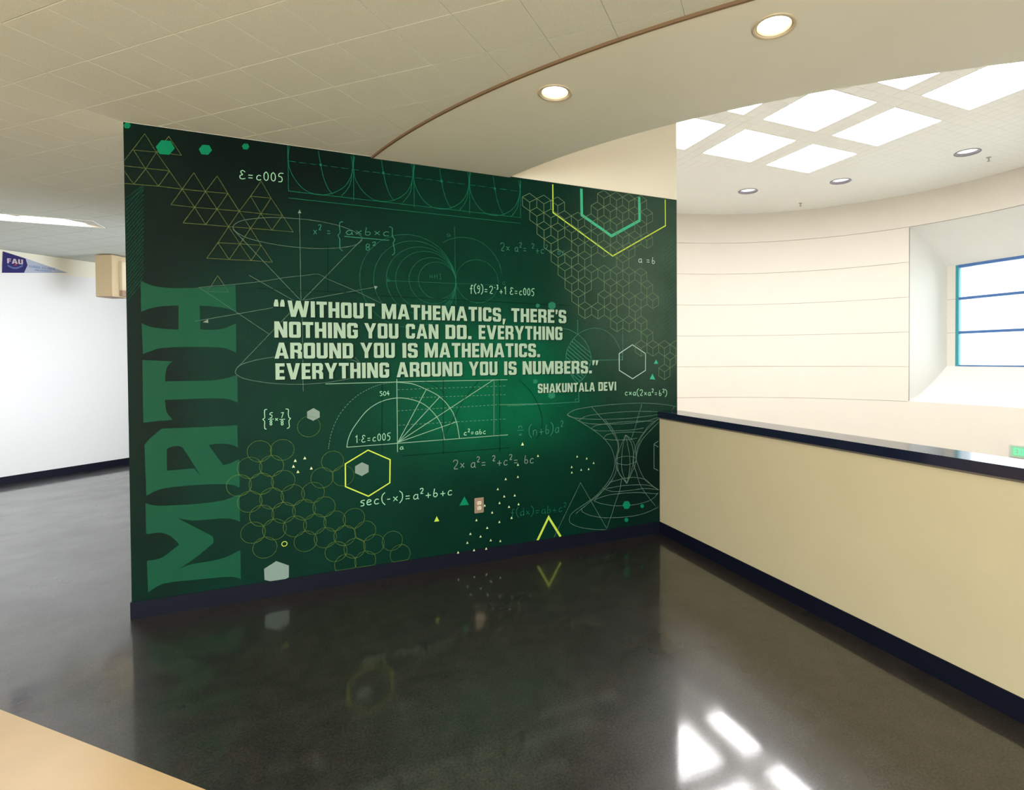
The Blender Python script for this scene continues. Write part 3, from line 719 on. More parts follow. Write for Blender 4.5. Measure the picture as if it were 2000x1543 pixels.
HAND = {  # single-stroke handwriting, grid 0..10 high
 '0': (6, ['3,10 1,8 1,2 3,0 5,2 5,8 3,10']), '1': (4, ['1,8 3,10 3,0']), '2': (7, ['1,8 2,10 5,10 6,8 5,5 1,0 6,0']), '3': (6, ['1,10 5,10 3,6 5,4 4,0 1,1']),
 '4': (7, ['4,10 1,4 6,4', '4,6 4,0']), '5': (6, ['6,10 2,10 1,6 4,6 5,3 4,0 1,0']), '7': (6, ['1,10 5,10 2,0']), '8': (6, ['3,5 1,7 2,10 4,10 5,7 3,5 1,3 2,0 4,0 5,3 3,5']), '9': (6, ['5,8 3,10 1,8 2,5 5,6 5,8 4,0 1,0']),
 'a': (6, ['5,5 3,6 1,4 1,1 3,0 5,2 5,6', '5,3 5,1 6,0']), 'b': (6, ['2,10 1,4 1,1 3,0 5,2 4,5 1,4']), 'c': (6, ['5,5 3,6 1,4 1,1 3,0 5,1']), 'e': (6, ['1,3 5,4 4,6 2,6 1,4 1,1 3,0 5,1']), 'E': (7, ['6,8 4,10 2,9 2,7 4,5 1,4 1,1 3,0 6,1']),
 'f': (6, ['6,9 4,10 3,8 3,-2', '1,5 5,5']), 'g': (6, ['5,5 3,6 1,4 3,2 5,4 5,0 3,-2 1,-1']), 'x': (6, ['1,6 5,1', '5,6 1,1']), 'n': (6, ['1,6 1,0', '1,4 3,6 5,5 5,0']), 'd': (6, ['5,5 3,6 1,4 1,1 3,0 5,2', '5,10 5,0']),
 's': (5, ['5,6 2,6 1,4 4,3 4,0 1,0']), 'N': (8, ['1,0 1,9 6,0 6,9']), 'H': (8, ['1,0 1,9', '6,0 6,9', '1,5 6,5']), 'S': (7, ['6,9 3,10 1,8 2,6 5,5 6,3 5,0 1,0']), 'O': (8, ['4,9 1,7 1,2 4,0 7,2 7,7 4,9']),
 '+': (7, ['3.5,6 3.5,0', '1,3 6,3']), '=': (7, ['1,5 5,5', '1,2 5,2']), '(': (4, ['4,12 1,9 1,2 4,-2']), ')': (4, ['0,12 3,9 3,2 0,-2']), '-': (5, ['1,4 4,4']), '.': (3, ['1.5,4 2,4']), ' ': (4, []), 'h': (6, ['1,10 1,0', '1,4 3,6 5,4 5,0'])}
def hand_text(s, x0, z0, x1, z1, h, w):
    items = []; x = 0; k = 1.0; up_ = 0; grp = 0
    for ch in s:
        if ch == ' ': grp += 1
        if ch == '^':
            k, up_ = (.6, 6) if k == 1.0 else (1.0, 0); continue
        wd, st = HAND.get(ch, (5, [])); items.append((x, k, up_, st, grp)); x += wd*k + .9
    tot = x - .9; dx, dz = (x1-x0)/tot, (z1-z0)/tot
    bms = {}
    for ox, k, up_, st, grp in items:
        if st and grp not in bms: bms[grp] = bmesh.new()
        bm = bms.get(grp)
        for line in st:
            pts = []
            for c in line.split():
                a, b = c.split(','); X_ = ox + float(a)*k; Y_ = float(b)*k + up_
                pts.append((x0 + X_*dx, z0 + X_*dz + Y_/10*h))
            if len(pts) > 3:   # soften the handwriting
                q = [pts[0]]
                for a, b in zip(pts[:-1], pts[1:]):
                    q += [(a[0]*.75 + b[0]*.25, a[1]*.75 + b[1]*.25), (a[0]*.25 + b[0]*.75, a[1]*.25 + b[1]*.75)]
                q.append(pts[-1]); pts = q
            ribbon(bm, pts, w, next_y())
    return list(bms.values())

# ------------------------------------------------------------------ pennant print
t = bpy.data.objects['pennant']
bm = bmesh.new(); block_text(bm, 'FAU', lambda u, v: (*wl(0.078 + 0.154*u, .0115), 2.808 + 0.009*u + 0.062*v), .9); from_bm('crest_letters', bm, M_redw, t)
bm = bmesh.new(); block_text(bm, 'FLORIDA ATLANTIC', lambda u, v: (*wl(0.293 + 0.273*u, .0092), 2.787 + 0.004*u + 0.03*v), .9); from_bm('felt_letters', bm, M_slate, t)
bm = bmesh.new(); block_text(bm, 'UNIVERSITY', lambda u, v: (*wl(0.35 + 0.177*u, .0092), 2.752 + 0.006*u + 0.022*v), .9); from_bm('felt_letters', bm, M_slate, t)
wallpoly('crest_arc', [(0.082, 2.77), (0.097, 2.761), (0.111, 2.754), (0.126, 2.748), (0.141, 2.745), (0.156, 2.746), (0.171, 2.75), (0.186, 2.757), (0.201, 2.768), (0.216, 2.78), (0.232, 2.794), (0.232, 2.816), (0.216, 2.802), (0.201, 2.79), (0.186, 2.779), (0.171, 2.772), (0.156, 2.768), (0.141, 2.767), (0.126, 2.77), (0.111, 2.776), (0.097, 2.783), (0.082, 2.792)], .0108, M_bluep, t, .0006)
wallpoly('crest_mark', [(0.141,2.786),(0.171,2.791),(0.159,2.822)], .0118, M_red, t, .0006)

# ------------------------------------------------------------------ the mural
mural = thing('mural', 'dark green wall mural of mathematics drawings, formulas and a quotation', 'mural', (0, 0, 0))
bm = bmesh.new(); box(bm, -.0005, W_END - .003, -.0026, -.0003, .100, H - .003)
from_bm('printed_background', bm, M_mural, mural)
LINES = [
('triangle_lattice','olive',0.004,[(0.102,2.916),(0.002,2.742)]),
('triangle_lattice','olive',0.004,[(0.102,2.916),(0.157,2.814),(0.283,2.608),(0.345,2.503),(0.401,2.402)]),
('triangle_lattice','olive',0.004,[(0.044,2.81),(0.157,2.815)]),
('triangle_lattice','olive',0.004,[(0.047,2.809),(0.103,2.706),(0.164,2.611)]),
('triangle_lattice','olive',0.0041,[(0.157,2.814),(0.103,2.706),(0.044,2.608)]),
('triangle_lattice','olive',0.004,[(0.002,2.71),(0.221,2.711)]),
('triangle_lattice','olive',0.0041,[(0.221,2.711),(0.164,2.611)]),
('triangle_lattice','olive',0.004,[(-0.001,2.606),(0.164,2.611),(0.283,2.608),(0.403,2.608),(0.522,2.61)]),
('triangle_lattice','olive',0.004,[(0.0,2.68),(0.044,2.608)]),
('triangle_lattice','olive',0.0041,[(0.22,2.92),(0.282,2.815),(0.157,2.815),(0.22,2.92)]),
('triangle_lattice','olive',0.0041,[(0.344,2.716),(0.225,2.506)]),
('triangle_lattice','olive',0.0041,[(0.225,2.506),(0.345,2.503),(0.463,2.505),(0.582,2.505),(0.702,2.502),(0.825,2.504)]),
('triangle_lattice','olive',0.0041,[(0.284,2.401),(0.401,2.402),(0.523,2.401),(0.643,2.402),(0.763,2.402),(0.886,2.401)]),
('triangle_lattice','olive',0.0042,[(0.465,2.295),(0.583,2.297),(0.701,2.298)]),
('triangle_lattice','olive',0.0042,[(0.404,2.193),(0.523,2.193),(0.644,2.195),(0.764,2.193)]),
('triangle_lattice','olive',0.0043,[(0.646,2.608),(0.761,2.609)]),
('triangle_lattice','olive',0.0041,[(0.344,2.716),(0.403,2.608),(0.463,2.505),(0.523,2.401),(0.583,2.297),(0.644,2.195)]),
('triangle_lattice','olive',0.0042,[(0.466,2.713),(0.522,2.61),(0.582,2.505),(0.643,2.402),(0.701,2.298),(0.764,2.193)]),
('triangle_lattice','olive',0.0043,[(0.646,2.608),(0.702,2.502),(0.763,2.402)]),
('triangle_lattice','olive',0.0043,[(0.706,2.714),(0.761,2.609),(0.825,2.504),(0.886,2.401)]),
('triangle_lattice','olive',0.0042,[(0.465,2.295),(0.523,2.193)]),
('triangle_lattice','olive',0.0042,[(0.466,2.713),(0.403,2.608),(0.345,2.503),(0.284,2.401)]),
('triangle_lattice','olive',0.0042,[(0.522,2.61),(0.463,2.505),(0.401,2.402)]),
('triangle_lattice','olive',0.0043,[(0.706,2.714),(0.646,2.608),(0.582,2.505),(0.523,2.401),(0.465,2.295),(0.404,2.193)]),
('triangle_lattice','olive',0.0044,[(0.761,2.609),(0.702,2.502),(0.643,2.402),(0.583,2.297),(0.523,2.193)]),
('triangle_lattice','olive',0.0044,[(0.825,2.504),(0.763,2.402)]),
('triangle_lattice','olive',0.0043,[(0.701,2.298),(0.644,2.195)]),
('triangle_lattice','olive',0.0042,[(0.461,2.088),(0.405,1.985),(0.518,1.987),(0.461,2.088)]),
('wave_graph','wave',0.0048,[(0.862,2.668),(2.471,2.659)]),
('wave_graph','wave',0.0048,[(0.861,2.622),(2.465,2.614)]),
('wave_graph','wave',0.0048,[(0.861,2.968),(0.862,2.668)]),
('wave_graph','wave',0.005,[(1.261,2.965),(1.26,2.654)]),
('wave_graph','wave',0.0052,[(1.662,2.968),(1.664,2.653)]),
('wave_graph','wave',0.0054,[(2.068,2.962),(2.066,2.643)]),
('wave_graph','wave',0.0056,[(2.47,2.953),(2.467,2.659)]),
('wave_graph','wave',0.0037,[(0.864,2.865),(0.905,2.865)]),
('wave_graph','wave',0.0038,[(0.926,2.865),(0.967,2.865)]),
('wave_graph','wave',0.0038,[(0.989,2.865),(1.031,2.865)]),
('wave_graph','wave',0.0038,[(1.053,2.865),(1.095,2.865)]),
('wave_graph','wave',0.0038,[(1.117,2.865),(1.161,2.865)]),
('wave_graph','wave',0.0039,[(1.183,2.865),(1.227,2.865)]),
('wave_graph','wave',0.0039,[(1.25,2.865),(1.294,2.864)]),
('wave_graph','wave',0.0039,[(1.318,2.864),(1.363,2.864)]),
('wave_graph','wave',0.004,[(1.386,2.864),(1.432,2.864)]),
('wave_graph','wave',0.004,[(1.456,2.864),(1.503,2.864)]),
('wave_graph','wave',0.004,[(1.527,2.864),(1.575,2.864)]),
('wave_graph','wave',0.0041,[(1.599,2.864),(1.647,2.864)]),
('wave_graph','wave',0.0041,[(1.672,2.864),(1.721,2.864)]),
('wave_graph','wave',0.0041,[(1.747,2.864),(1.796,2.863)]),
('wave_graph','wave',0.0041,[(1.822,2.863),(1.873,2.863)]),
('wave_graph','wave',0.0042,[(1.899,2.863),(1.95,2.863)]),
('wave_graph','wave',0.0042,[(1.977,2.863),(2.029,2.863)]),
('wave_graph','wave',0.0043,[(2.056,2.863),(2.109,2.863)]),
('wave_graph','wave',0.0043,[(2.136,2.863),(2.19,2.863)]),
('wave_graph','wave',0.0043,[(2.218,2.863),(2.273,2.862)]),
('wave_graph','wave',0.0044,[(2.301,2.862),(2.357,2.862)]),
('wave_graph','wave',0.0044,[(2.386,2.862),(2.443,2.862)]),
('wave_graph','wave',0.0048,[(0.871,2.96),(0.869,2.947),(0.866,2.929),(0.864,2.908),(0.863,2.888),(0.863,2.869),(0.864,2.848),(0.867,2.828),(0.873,2.807),(0.882,2.784),(0.894,2.761),(0.908,2.739),(0.922,2.72),(0.937,2.704),(0.953,2.691),(0.97,2.681),(0.987,2.673),(1.006,2.668),(1.024,2.665),(1.044,2.665),(1.062,2.666),(1.081,2.67),(1.099,2.675),(1.117,2.681),(1.135,2.69),(1.153,2.7),(1.17,2.712),(1.187,2.725),(1.201,2.74),(1.213,2.754),(1.223,2.77),(1.231,2.787),(1.239,2.804),(1.245,2.823),(1.251,2.842),(1.254,2.863),(1.256,2.882),(1.255,2.903),(1.251,2.924),(1.247,2.943),(1.245,2.956)]),
('wave_graph','wave',0.0049,[(1.042,2.958),(1.045,2.942),(1.048,2.918),(1.053,2.892),(1.057,2.868),(1.06,2.847),(1.064,2.826),(1.067,2.807),(1.072,2.787),(1.078,2.768),(1.085,2.748),(1.092,2.73),(1.099,2.715),(1.107,2.703),(1.115,2.693),(1.122,2.685),(1.127,2.68)]),
('wave_graph','wave',0.0049,[(1.184,2.675),(1.19,2.683),(1.199,2.694),(1.209,2.706),(1.217,2.719),(1.224,2.73),(1.23,2.741),(1.236,2.754),(1.24,2.771),(1.245,2.792),(1.248,2.817),(1.251,2.844),(1.254,2.868),(1.256,2.893),(1.258,2.918),(1.26,2.941),(1.261,2.956)]),
('wave_graph','wave',0.005,[(1.269,2.955),(1.267,2.943),(1.264,2.925),(1.261,2.904),(1.26,2.885),(1.261,2.865),(1.262,2.846),(1.265,2.826),(1.271,2.805),(1.28,2.783),(1.292,2.761),(1.306,2.739),(1.321,2.72),(1.336,2.705),(1.352,2.693),(1.369,2.682),(1.387,2.674),(1.405,2.669),(1.424,2.667),(1.443,2.666),(1.462,2.668),(1.481,2.671),(1.5,2.676),(1.518,2.682),(1.536,2.691),(1.553,2.701),(1.571,2.713),(1.587,2.726),(1.602,2.741),(1.614,2.755),(1.624,2.771),(1.632,2.788),(1.64,2.806),(1.646,2.824),(1.652,2.844),(1.656,2.865),(1.657,2.884),(1.656,2.905),(1.653,2.927),(1.648,2.946),(1.646,2.959)]),
('wave_graph','wave',0.0051,[(1.441,2.957),(1.444,2.941),(1.448,2.917),(1.452,2.891),(1.456,2.867),(1.46,2.847),(1.463,2.826),(1.467,2.807),(1.472,2.788),(1.478,2.768),(1.485,2.749),(1.492,2.731),(1.499,2.716),(1.507,2.704),(1.515,2.694),(1.522,2.687),(1.527,2.681)]),
('wave_graph','wave',0.0052,[(1.585,2.676),(1.591,2.684),(1.6,2.695),(1.61,2.707),(1.618,2.72),(1.625,2.731),(1.631,2.742),(1.637,2.756),(1.642,2.772),(1.646,2.794),(1.649,2.819),(1.652,2.846),(1.655,2.871),(1.657,2.896),(1.66,2.921),(1.661,2.944),(1.662,2.959)]),
('wave_graph','wave',0.0052,[(1.67,2.958),(1.668,2.945),(1.665,2.926),(1.662,2.905),(1.662,2.885),(1.662,2.865),(1.663,2.845),(1.667,2.824),(1.672,2.803),(1.682,2.78),(1.694,2.756),(1.708,2.734),(1.723,2.714),(1.738,2.698),(1.755,2.685),(1.772,2.674),(1.79,2.666),(1.808,2.661),(1.828,2.658),(1.847,2.657),(1.866,2.659),(1.885,2.662),(1.904,2.667),(1.922,2.673),(1.94,2.682),(1.958,2.692),(1.976,2.704),(1.993,2.718),(2.007,2.732),(2.02,2.747),(2.03,2.763),(2.038,2.78),(2.046,2.798),(2.052,2.817),(2.058,2.837),(2.062,2.857),(2.063,2.877),(2.062,2.899),(2.059,2.921),(2.054,2.94),(2.051,2.954)]),
('wave_graph','wave',0.0053,[(1.845,2.956),(1.848,2.939),(1.851,2.915),(1.856,2.888),(1.86,2.864),(1.864,2.842),(1.867,2.821),(1.871,2.801),(1.876,2.782),(1.882,2.762),(1.889,2.742),(1.896,2.724),(1.904,2.708),(1.911,2.695),(1.92,2.685),(1.927,2.677),(1.932,2.672)]),
('wave_graph','wave',0.0054,[(1.99,2.666),(1.996,2.674),(2.006,2.685),(2.016,2.698),(2.024,2.71),(2.031,2.722),(2.037,2.734),(2.043,2.747),(2.048,2.764),(2.052,2.786),(2.055,2.811),(2.059,2.838),(2.061,2.863),(2.064,2.889),(2.066,2.915),(2.067,2.937),(2.068,2.953)]),
('wave_graph','wave',0.0054,[(2.076,2.952),(2.074,2.939),(2.071,2.921),(2.069,2.9),(2.068,2.88),(2.068,2.86),(2.07,2.84),(2.073,2.819),(2.079,2.798),(2.088,2.775),(2.1,2.752),(2.114,2.729),(2.128,2.71),(2.144,2.694),(2.16,2.681),(2.177,2.67),(2.195,2.662),(2.213,2.656),(2.232,2.654),(2.252,2.653),(2.271,2.654),(2.289,2.657),(2.308,2.662),(2.326,2.668),(2.344,2.676),(2.361,2.687),(2.379,2.698),(2.395,2.712),(2.41,2.726),(2.422,2.741),(2.432,2.756),(2.44,2.773),(2.447,2.791),(2.454,2.809),(2.459,2.829),(2.463,2.85),(2.465,2.87),(2.464,2.89),(2.46,2.912),(2.456,2.932),(2.453,2.945)]),
('wave_graph','wave',0.0055,[(2.249,2.949),(2.252,2.932),(2.256,2.908),(2.26,2.881),(2.264,2.857),(2.268,2.836),(2.271,2.815),(2.275,2.795),(2.28,2.776),(2.286,2.756),(2.293,2.737),(2.3,2.718),(2.307,2.703),(2.315,2.69),(2.323,2.68),(2.33,2.672),(2.335,2.667)]),
('wave_graph','wave',0.0056,[(2.393,2.661),(2.399,2.669),(2.408,2.679),(2.418,2.692),(2.426,2.704),(2.433,2.716),(2.439,2.727),(2.444,2.74),(2.449,2.757),(2.453,2.779),(2.457,2.804),(2.46,2.83),(2.463,2.856),(2.465,2.881),(2.467,2.906),(2.468,2.929),(2.469,2.945)]),
('cone_diagram','pale',0.0046,[(0.547,2.399),(0.548,2.407),(0.553,2.415),(0.56,2.423),(0.57,2.431),(0.582,2.439),(0.596,2.446),(0.613,2.453),(0.636,2.459),(0.664,2.466),(0.697,2.473),(0.733,2.479),(0.77,2.484),(0.811,2.487),(0.855,2.49),(0.899,2.491),(0.938,2.491),(0.97,2.491),(0.998,2.49),(1.025,2.488),(1.053,2.486),(1.083,2.482),(1.113,2.478),(1.143,2.474),(1.171,2.468),(1.196,2.462),(1.22,2.454),(1.242,2.446),(1.261,2.438),(1.278,2.429),(1.293,2.42),(1.304,2.411),(1.311,2.401),(1.312,2.392),(1.308,2.381),(1.301,2.372),(1.291,2.362),(1.28,2.354),(1.266,2.346),(1.249,2.339),(1.23,2.333),(1.206,2.327),(1.178,2.321),(1.15,2.316),(1.124,2.312),(1.102,2.309),(1.081,2.307),(1.06,2.305),(1.036,2.303),(1.009,2.302),(0.981,2.301),(0.951,2.301),(0.921,2.301),(0.891,2.302),(0.861,2.303),(0.831,2.305),(0.803,2.307),(0.776,2.31),(0.75,2.313),(0.725,2.317),(0.701,2.321),(0.677,2.325),(0.654,2.331),(0.633,2.336),(0.614,2.342),(0.599,2.349),(0.586,2.356),(0.575,2.363),(0.566,2.37),(0.558,2.377),(0.552,2.384),(0.548,2.391),(0.547,2.399)]),
('cone_diagram','pale',0.0046,[(0.546,2.387),(0.924,1.951)]),
('cone_diagram','pale',0.005,[(1.308,2.387),(0.935,1.951)]),
('cone_diagram','pale',0.0048,[(0.925,2.546),(0.927,1.951)]),
('cone_diagram','pale',0.0048,[(0.934,1.836),(0.933,1.345)]),
('cone_diagram','pale',0.0046,[(0.631,2.1),(0.882,1.949)]),
('cone_diagram','pale',0.0048,[(0.946,1.953),(1.393,2.062)]),
('cone_diagram','pale',0.0045,[(0.336,1.797),(0.763,1.896)]),
('cone_diagram','pale',0.0048,[(0.86,1.865),(0.555,1.501)]),
('cone_diagram','pale',0.0045,[(0.361,2.01),(0.737,1.725)]),
('cone_diagram','pale',0.0038,[(0.361,2.008),(0.44,2.021),(0.555,2.038),(0.657,2.056),(0.727,2.07),(0.783,2.084),(0.835,2.097),(0.888,2.107),(0.937,2.115),(0.976,2.122),(1.0,2.128),(1.014,2.131),(1.027,2.132),(1.043,2.128),(1.058,2.121),(1.07,2.114),(1.078,2.109),(1.082,2.106),(1.085,2.103)]),
('cone_diagram','pale',0.0042,[(1.085,2.103),(1.272,2.027),(1.428,1.952)]),
('cone_diagram','pale',0.005,[(1.275,1.534),(1.27,1.537),(1.263,1.541),(1.253,1.546),(1.236,1.551),(1.214,1.556),(1.186,1.562),(1.153,1.567),(1.116,1.572),(1.073,1.576),(1.024,1.579),(0.974,1.582),(0.927,1.583),(0.884,1.582),(0.842,1.58),(0.802,1.577),(0.766,1.573),(0.735,1.569),(0.707,1.564),(0.682,1.559),(0.658,1.553),(0.635,1.546),(0.613,1.539),(0.593,1.532),(0.578,1.524),(0.567,1.516),(0.559,1.507),(0.553,1.498),(0.55,1.49),(0.548,1.483),(0.547,1.476),(0.549,1.47),(0.554,1.463),(0.562,1.455),(0.573,1.447),(0.588,1.439),(0.61,1.431),(0.639,1.423),(0.676,1.415),(0.717,1.407),(0.757,1.401),(0.798,1.397),(0.841,1.394),(0.884,1.392),(0.925,1.391),(0.964,1.392),(1.003,1.394),(1.04,1.396),(1.077,1.4),(1.117,1.405),(1.158,1.412),(1.194,1.418),(1.22,1.423)]),
('cone_diagram','pale',0.0035,[(1.256,1.571),(1.29,1.53)]),
('circle_diagram','fgreen',0.0041,[(1.958,2.117),(1.955,2.16),(1.947,2.203),(1.933,2.244),(1.913,2.283),(1.889,2.319),(1.86,2.352),(1.828,2.381),(1.792,2.405),(1.752,2.424),(1.711,2.438),(1.668,2.447),(1.625,2.45),(1.582,2.447),(1.539,2.438),(1.498,2.424),(1.459,2.405),(1.422,2.381),(1.39,2.352),(1.361,2.319),(1.337,2.283),(1.317,2.244),(1.303,2.203),(1.295,2.16),(1.292,2.117),(1.295,2.073),(1.303,2.03),(1.317,1.989),(1.337,1.95),(1.361,1.914),(1.39,1.881),(1.422,1.852),(1.458,1.828),(1.498,1.809),(1.539,1.795),(1.582,1.786),(1.625,1.784),(1.668,1.786),(1.711,1.795),(1.752,1.809),(1.792,1.828),(1.828,1.852),(1.86,1.881),(1.889,1.914),(1.913,1.95),(1.933,1.989),(1.947,2.03),(1.955,2.073),(1.958,2.117)]),
('circle_diagram','fgreen',0.0041,[(1.958,2.12),(1.956,2.158),(1.948,2.194),(1.936,2.23),(1.919,2.264),(1.899,2.295),(1.874,2.323),(1.846,2.348),(1.814,2.369),(1.781,2.386),(1.745,2.398),(1.708,2.405),(1.67,2.408),(1.633,2.405),(1.596,2.398),(1.56,2.386),(1.527,2.369),(1.495,2.348),(1.467,2.323),(1.442,2.295),(1.422,2.264),(1.405,2.23),(1.393,2.194),(1.385,2.158),(1.383,2.12),(1.385,2.082),(1.393,2.046),(1.405,2.01),(1.422,1.976),(1.442,1.945),(1.467,1.917),(1.495,1.892),(1.527,1.871),(1.56,1.854),(1.596,1.842),(1.633,1.835),(1.67,1.832),(1.708,1.835),(1.745,1.842),(1.781,1.854),(1.814,1.871),(1.846,1.892),(1.874,1.917),(1.899,1.945),(1.919,1.976),(1.936,2.01),(1.948,2.046),(1.956,2.082),(1.958,2.12)]),
('circle_diagram','fgreen',0.0041,[(1.958,2.124),(1.956,2.156),(1.95,2.187),(1.939,2.217),(1.925,2.246),(1.907,2.273),(1.886,2.297),(1.862,2.318),(1.835,2.336),(1.806,2.35),(1.776,2.361),(1.745,2.367),(1.712,2.369),(1.68,2.367),(1.649,2.361),(1.619,2.35),(1.59,2.336),(1.563,2.318),(1.539,2.297),(1.518,2.273),(1.5,2.246),(1.486,2.217),(1.475,2.187),(1.469,2.156),(1.467,2.124),(1.469,2.091),(1.475,2.06),(1.486,2.03),(1.5,2.001),(1.518,1.974),(1.539,1.95),(1.563,1.929),(1.59,1.911),(1.619,1.897),(1.649,1.886),(1.68,1.88),(1.712,1.878),(1.745,1.88),(1.776,1.886),(1.806,1.897),(1.835,1.911),(1.862,1.929),(1.886,1.95),(1.907,1.974),(1.925,2.001),(1.939,2.03),(1.95,2.06),(1.956,2.091),(1.958,2.124)]),
('circle_diagram','fgreen',0.0041,[(1.958,2.125),(1.956,2.153),(1.951,2.181),(1.942,2.207),(1.929,2.232),(1.914,2.256),(1.895,2.277),(1.874,2.295),(1.851,2.311),(1.826,2.323),(1.799,2.332),(1.772,2.338),(1.744,2.339),(1.716,2.338),(1.689,2.332),(1.662,2.323),(1.637,2.311),(1.614,2.295),(1.593,2.277),(1.574,2.256),(1.559,2.232),(1.546,2.207),(1.537,2.181),(1.532,2.153),(1.53,2.125),(1.532,2.098),(1.537,2.07),(1.546,2.044),(1.559,2.018),(1.574,1.995),(1.593,1.974),(1.614,1.956),(1.637,1.94),(1.662,1.928),(1.689,1.919),(1.716,1.913),(1.744,1.911),(1.772,1.913),(1.799,1.919),(1.826,1.928),(1.851,1.94),(1.874,1.956),(1.895,1.974),(1.914,1.995),(1.929,2.018),(1.942,2.044),(1.951,2.07),(1.956,2.098),(1.958,2.125)]),
('circle_diagram','fgreen',0.0041,[(1.958,2.129),(1.957,2.151),(1.952,2.172),(1.945,2.193),(1.935,2.213),(1.923,2.231),(1.909,2.248),(1.892,2.262),(1.874,2.274),(1.854,2.284),(1.833,2.291),(1.812,2.296),(1.79,2.297),(1.768,2.296),(1.747,2.291),(1.726,2.284),(1.706,2.274),(1.688,2.262),(1.671,2.248),(1.657,2.231),(1.645,2.213),(1.635,2.193),(1.628,2.172),(1.623,2.151),(1.622,2.129),(1.623,2.107),(1.628,2.086),(1.635,2.065),(1.645,2.045),(1.657,2.027),(1.671,2.01),(1.688,1.996),(1.706,1.984),(1.726,1.974),(1.747,1.967),(1.768,1.962),(1.79,1.961),(1.812,1.962),(1.833,1.967),(1.854,1.974),(1.874,1.984),(1.892,1.996),(1.909,2.01),(1.923,2.027),(1.935,2.045),(1.945,2.065),(1.952,2.086),(1.957,2.107),(1.958,2.129)]),
('circle_diagram','fgreen',0.0041,[(1.958,2.132),(1.957,2.149),(1.953,2.167),(1.948,2.183),(1.94,2.199),(1.93,2.214),(1.918,2.227),(1.905,2.239),(1.89,2.249),(1.874,2.257),(1.858,2.262),(1.84,2.266),(1.822,2.267),(1.805,2.266),(1.787,2.262),(1.771,2.257),(1.755,2.249),(1.74,2.239),(1.727,2.227),(1.715,2.214),(1.705,2.199),(1.697,2.183),(1.692,2.167),(1.688,2.149),(1.687,2.132),(1.688,2.114),(1.692,2.096),(1.697,2.08),(1.705,2.064),(1.715,2.049),(1.727,2.036),(1.74,2.024),(1.755,2.014),(1.771,2.006),(1.787,2.001),(1.805,1.997),(1.822,1.996),(1.84,1.997),(1.858,2.001),(1.874,2.006),(1.89,2.014),(1.905,2.024),(1.918,2.036),(1.93,2.049),(1.94,2.064),(1.948,2.08),(1.953,2.096),(1.957,2.114),(1.958,2.132)]),
('circle_diagram','fgreen',0.0043,[(2.284,2.142),(2.283,2.164),(2.278,2.185),(2.272,2.205),(2.262,2.224),(2.25,2.242),(2.236,2.258),(2.22,2.272),(2.202,2.284),(2.183,2.293),(2.163,2.3),(2.142,2.304),(2.121,2.306),(2.1,2.304),(2.079,2.3),(2.059,2.293),(2.039,2.284),(2.022,2.272),(2.006,2.258),(1.992,2.242),(1.98,2.224),(1.97,2.205),(1.964,2.185),(1.959,2.164),(1.958,2.142),(1.959,2.121),(1.964,2.1),(1.97,2.08),(1.98,2.061),(1.992,2.043),(2.006,2.027),(2.022,2.013),(2.039,2.001),(2.059,1.992),(2.079,1.985),(2.1,1.981),(2.121,1.98),(2.142,1.981),(2.163,1.985),(2.183,1.992),(2.202,2.001),(2.22,2.013),(2.236,2.027),(2.25,2.043),(2.262,2.061),(2.272,2.08),(2.278,2.1),(2.283,2.121),(2.284,2.142)]),
('circle_diagram','fgreen',0.0042,[(2.31,2.213),(2.308,2.225),(2.306,2.237),(2.304,2.249),(2.3,2.261),(2.297,2.273),(2.293,2.285),(2.288,2.296),(2.283,2.307),(2.277,2.318),(2.271,2.329),(2.265,2.339),(2.258,2.349),(2.25,2.359),(2.243,2.369),(2.234,2.378),(2.226,2.387),(2.217,2.395),(2.207,2.403),(2.198,2.41),(2.188,2.418),(2.177,2.424),(2.167,2.43),(2.156,2.436),(2.145,2.441),(2.133,2.446),(2.122,2.451),(2.11,2.454),(2.098,2.458),(2.086,2.46),(2.074,2.462),(2.062,2.464),(2.05,2.465),(2.038,2.466),(2.025,2.466),(2.013,2.465),(2.001,2.464),(1.989,2.463),(1.976,2.461),(1.964,2.458),(1.953,2.455),(1.941,2.451),(1.929,2.447),(1.918,2.443),(1.907,2.438),(1.896,2.432),(1.885,2.426),(1.875,2.419),(1.865,2.412)]),
('circle_diagram','fgreen',0.0042,[(1.952,2.542),(1.957,1.959)]),
('circle_diagram','fgreen',0.0036,[(1.472,2.112),(2.284,2.122)]),
('lens_diagram','fteal',0.0055,[(2.955,1.753),(2.946,1.745),(2.934,1.734),(2.921,1.721),(2.908,1.706),(2.896,1.689),(2.883,1.67),(2.871,1.65),(2.862,1.63),(2.855,1.612),(2.851,1.593),(2.848,1.575),(2.848,1.555),(2.849,1.535),(2.853,1.513),(2.859,1.492),(2.865,1.472),(2.874,1.453),(2.884,1.435),(2.895,1.419),(2.906,1.404),(2.916,1.389),(2.926,1.374),(2.937,1.363),(2.948,1.357),(2.96,1.358),(2.973,1.364),(2.986,1.374),(2.999,1.385),(3.012,1.399),(3.024,1.415),(3.036,1.433),(3.046,1.452),(3.056,1.474),(3.065,1.498),(3.072,1.523),(3.075,1.546),(3.076,1.566),(3.073,1.585),(3.068,1.604),(3.062,1.622),(3.054,1.642),(3.044,1.662),(3.032,1.681),(3.02,1.699),(3.003,1.715),(2.984,1.731),(2.967,1.744),(2.955,1.753)]),
('lens_diagram','fteal',0.0063,[(2.916,1.717),(3.066,1.602)]),
('lens_diagram','fteal',0.0063,[(2.901,1.695),(3.072,1.563)]),
('lens_diagram','fteal',0.0063,[(2.886,1.673),(3.069,1.531)]),
('lens_diagram','fteal',0.0063,[(2.874,1.649),(3.063,1.502)]),
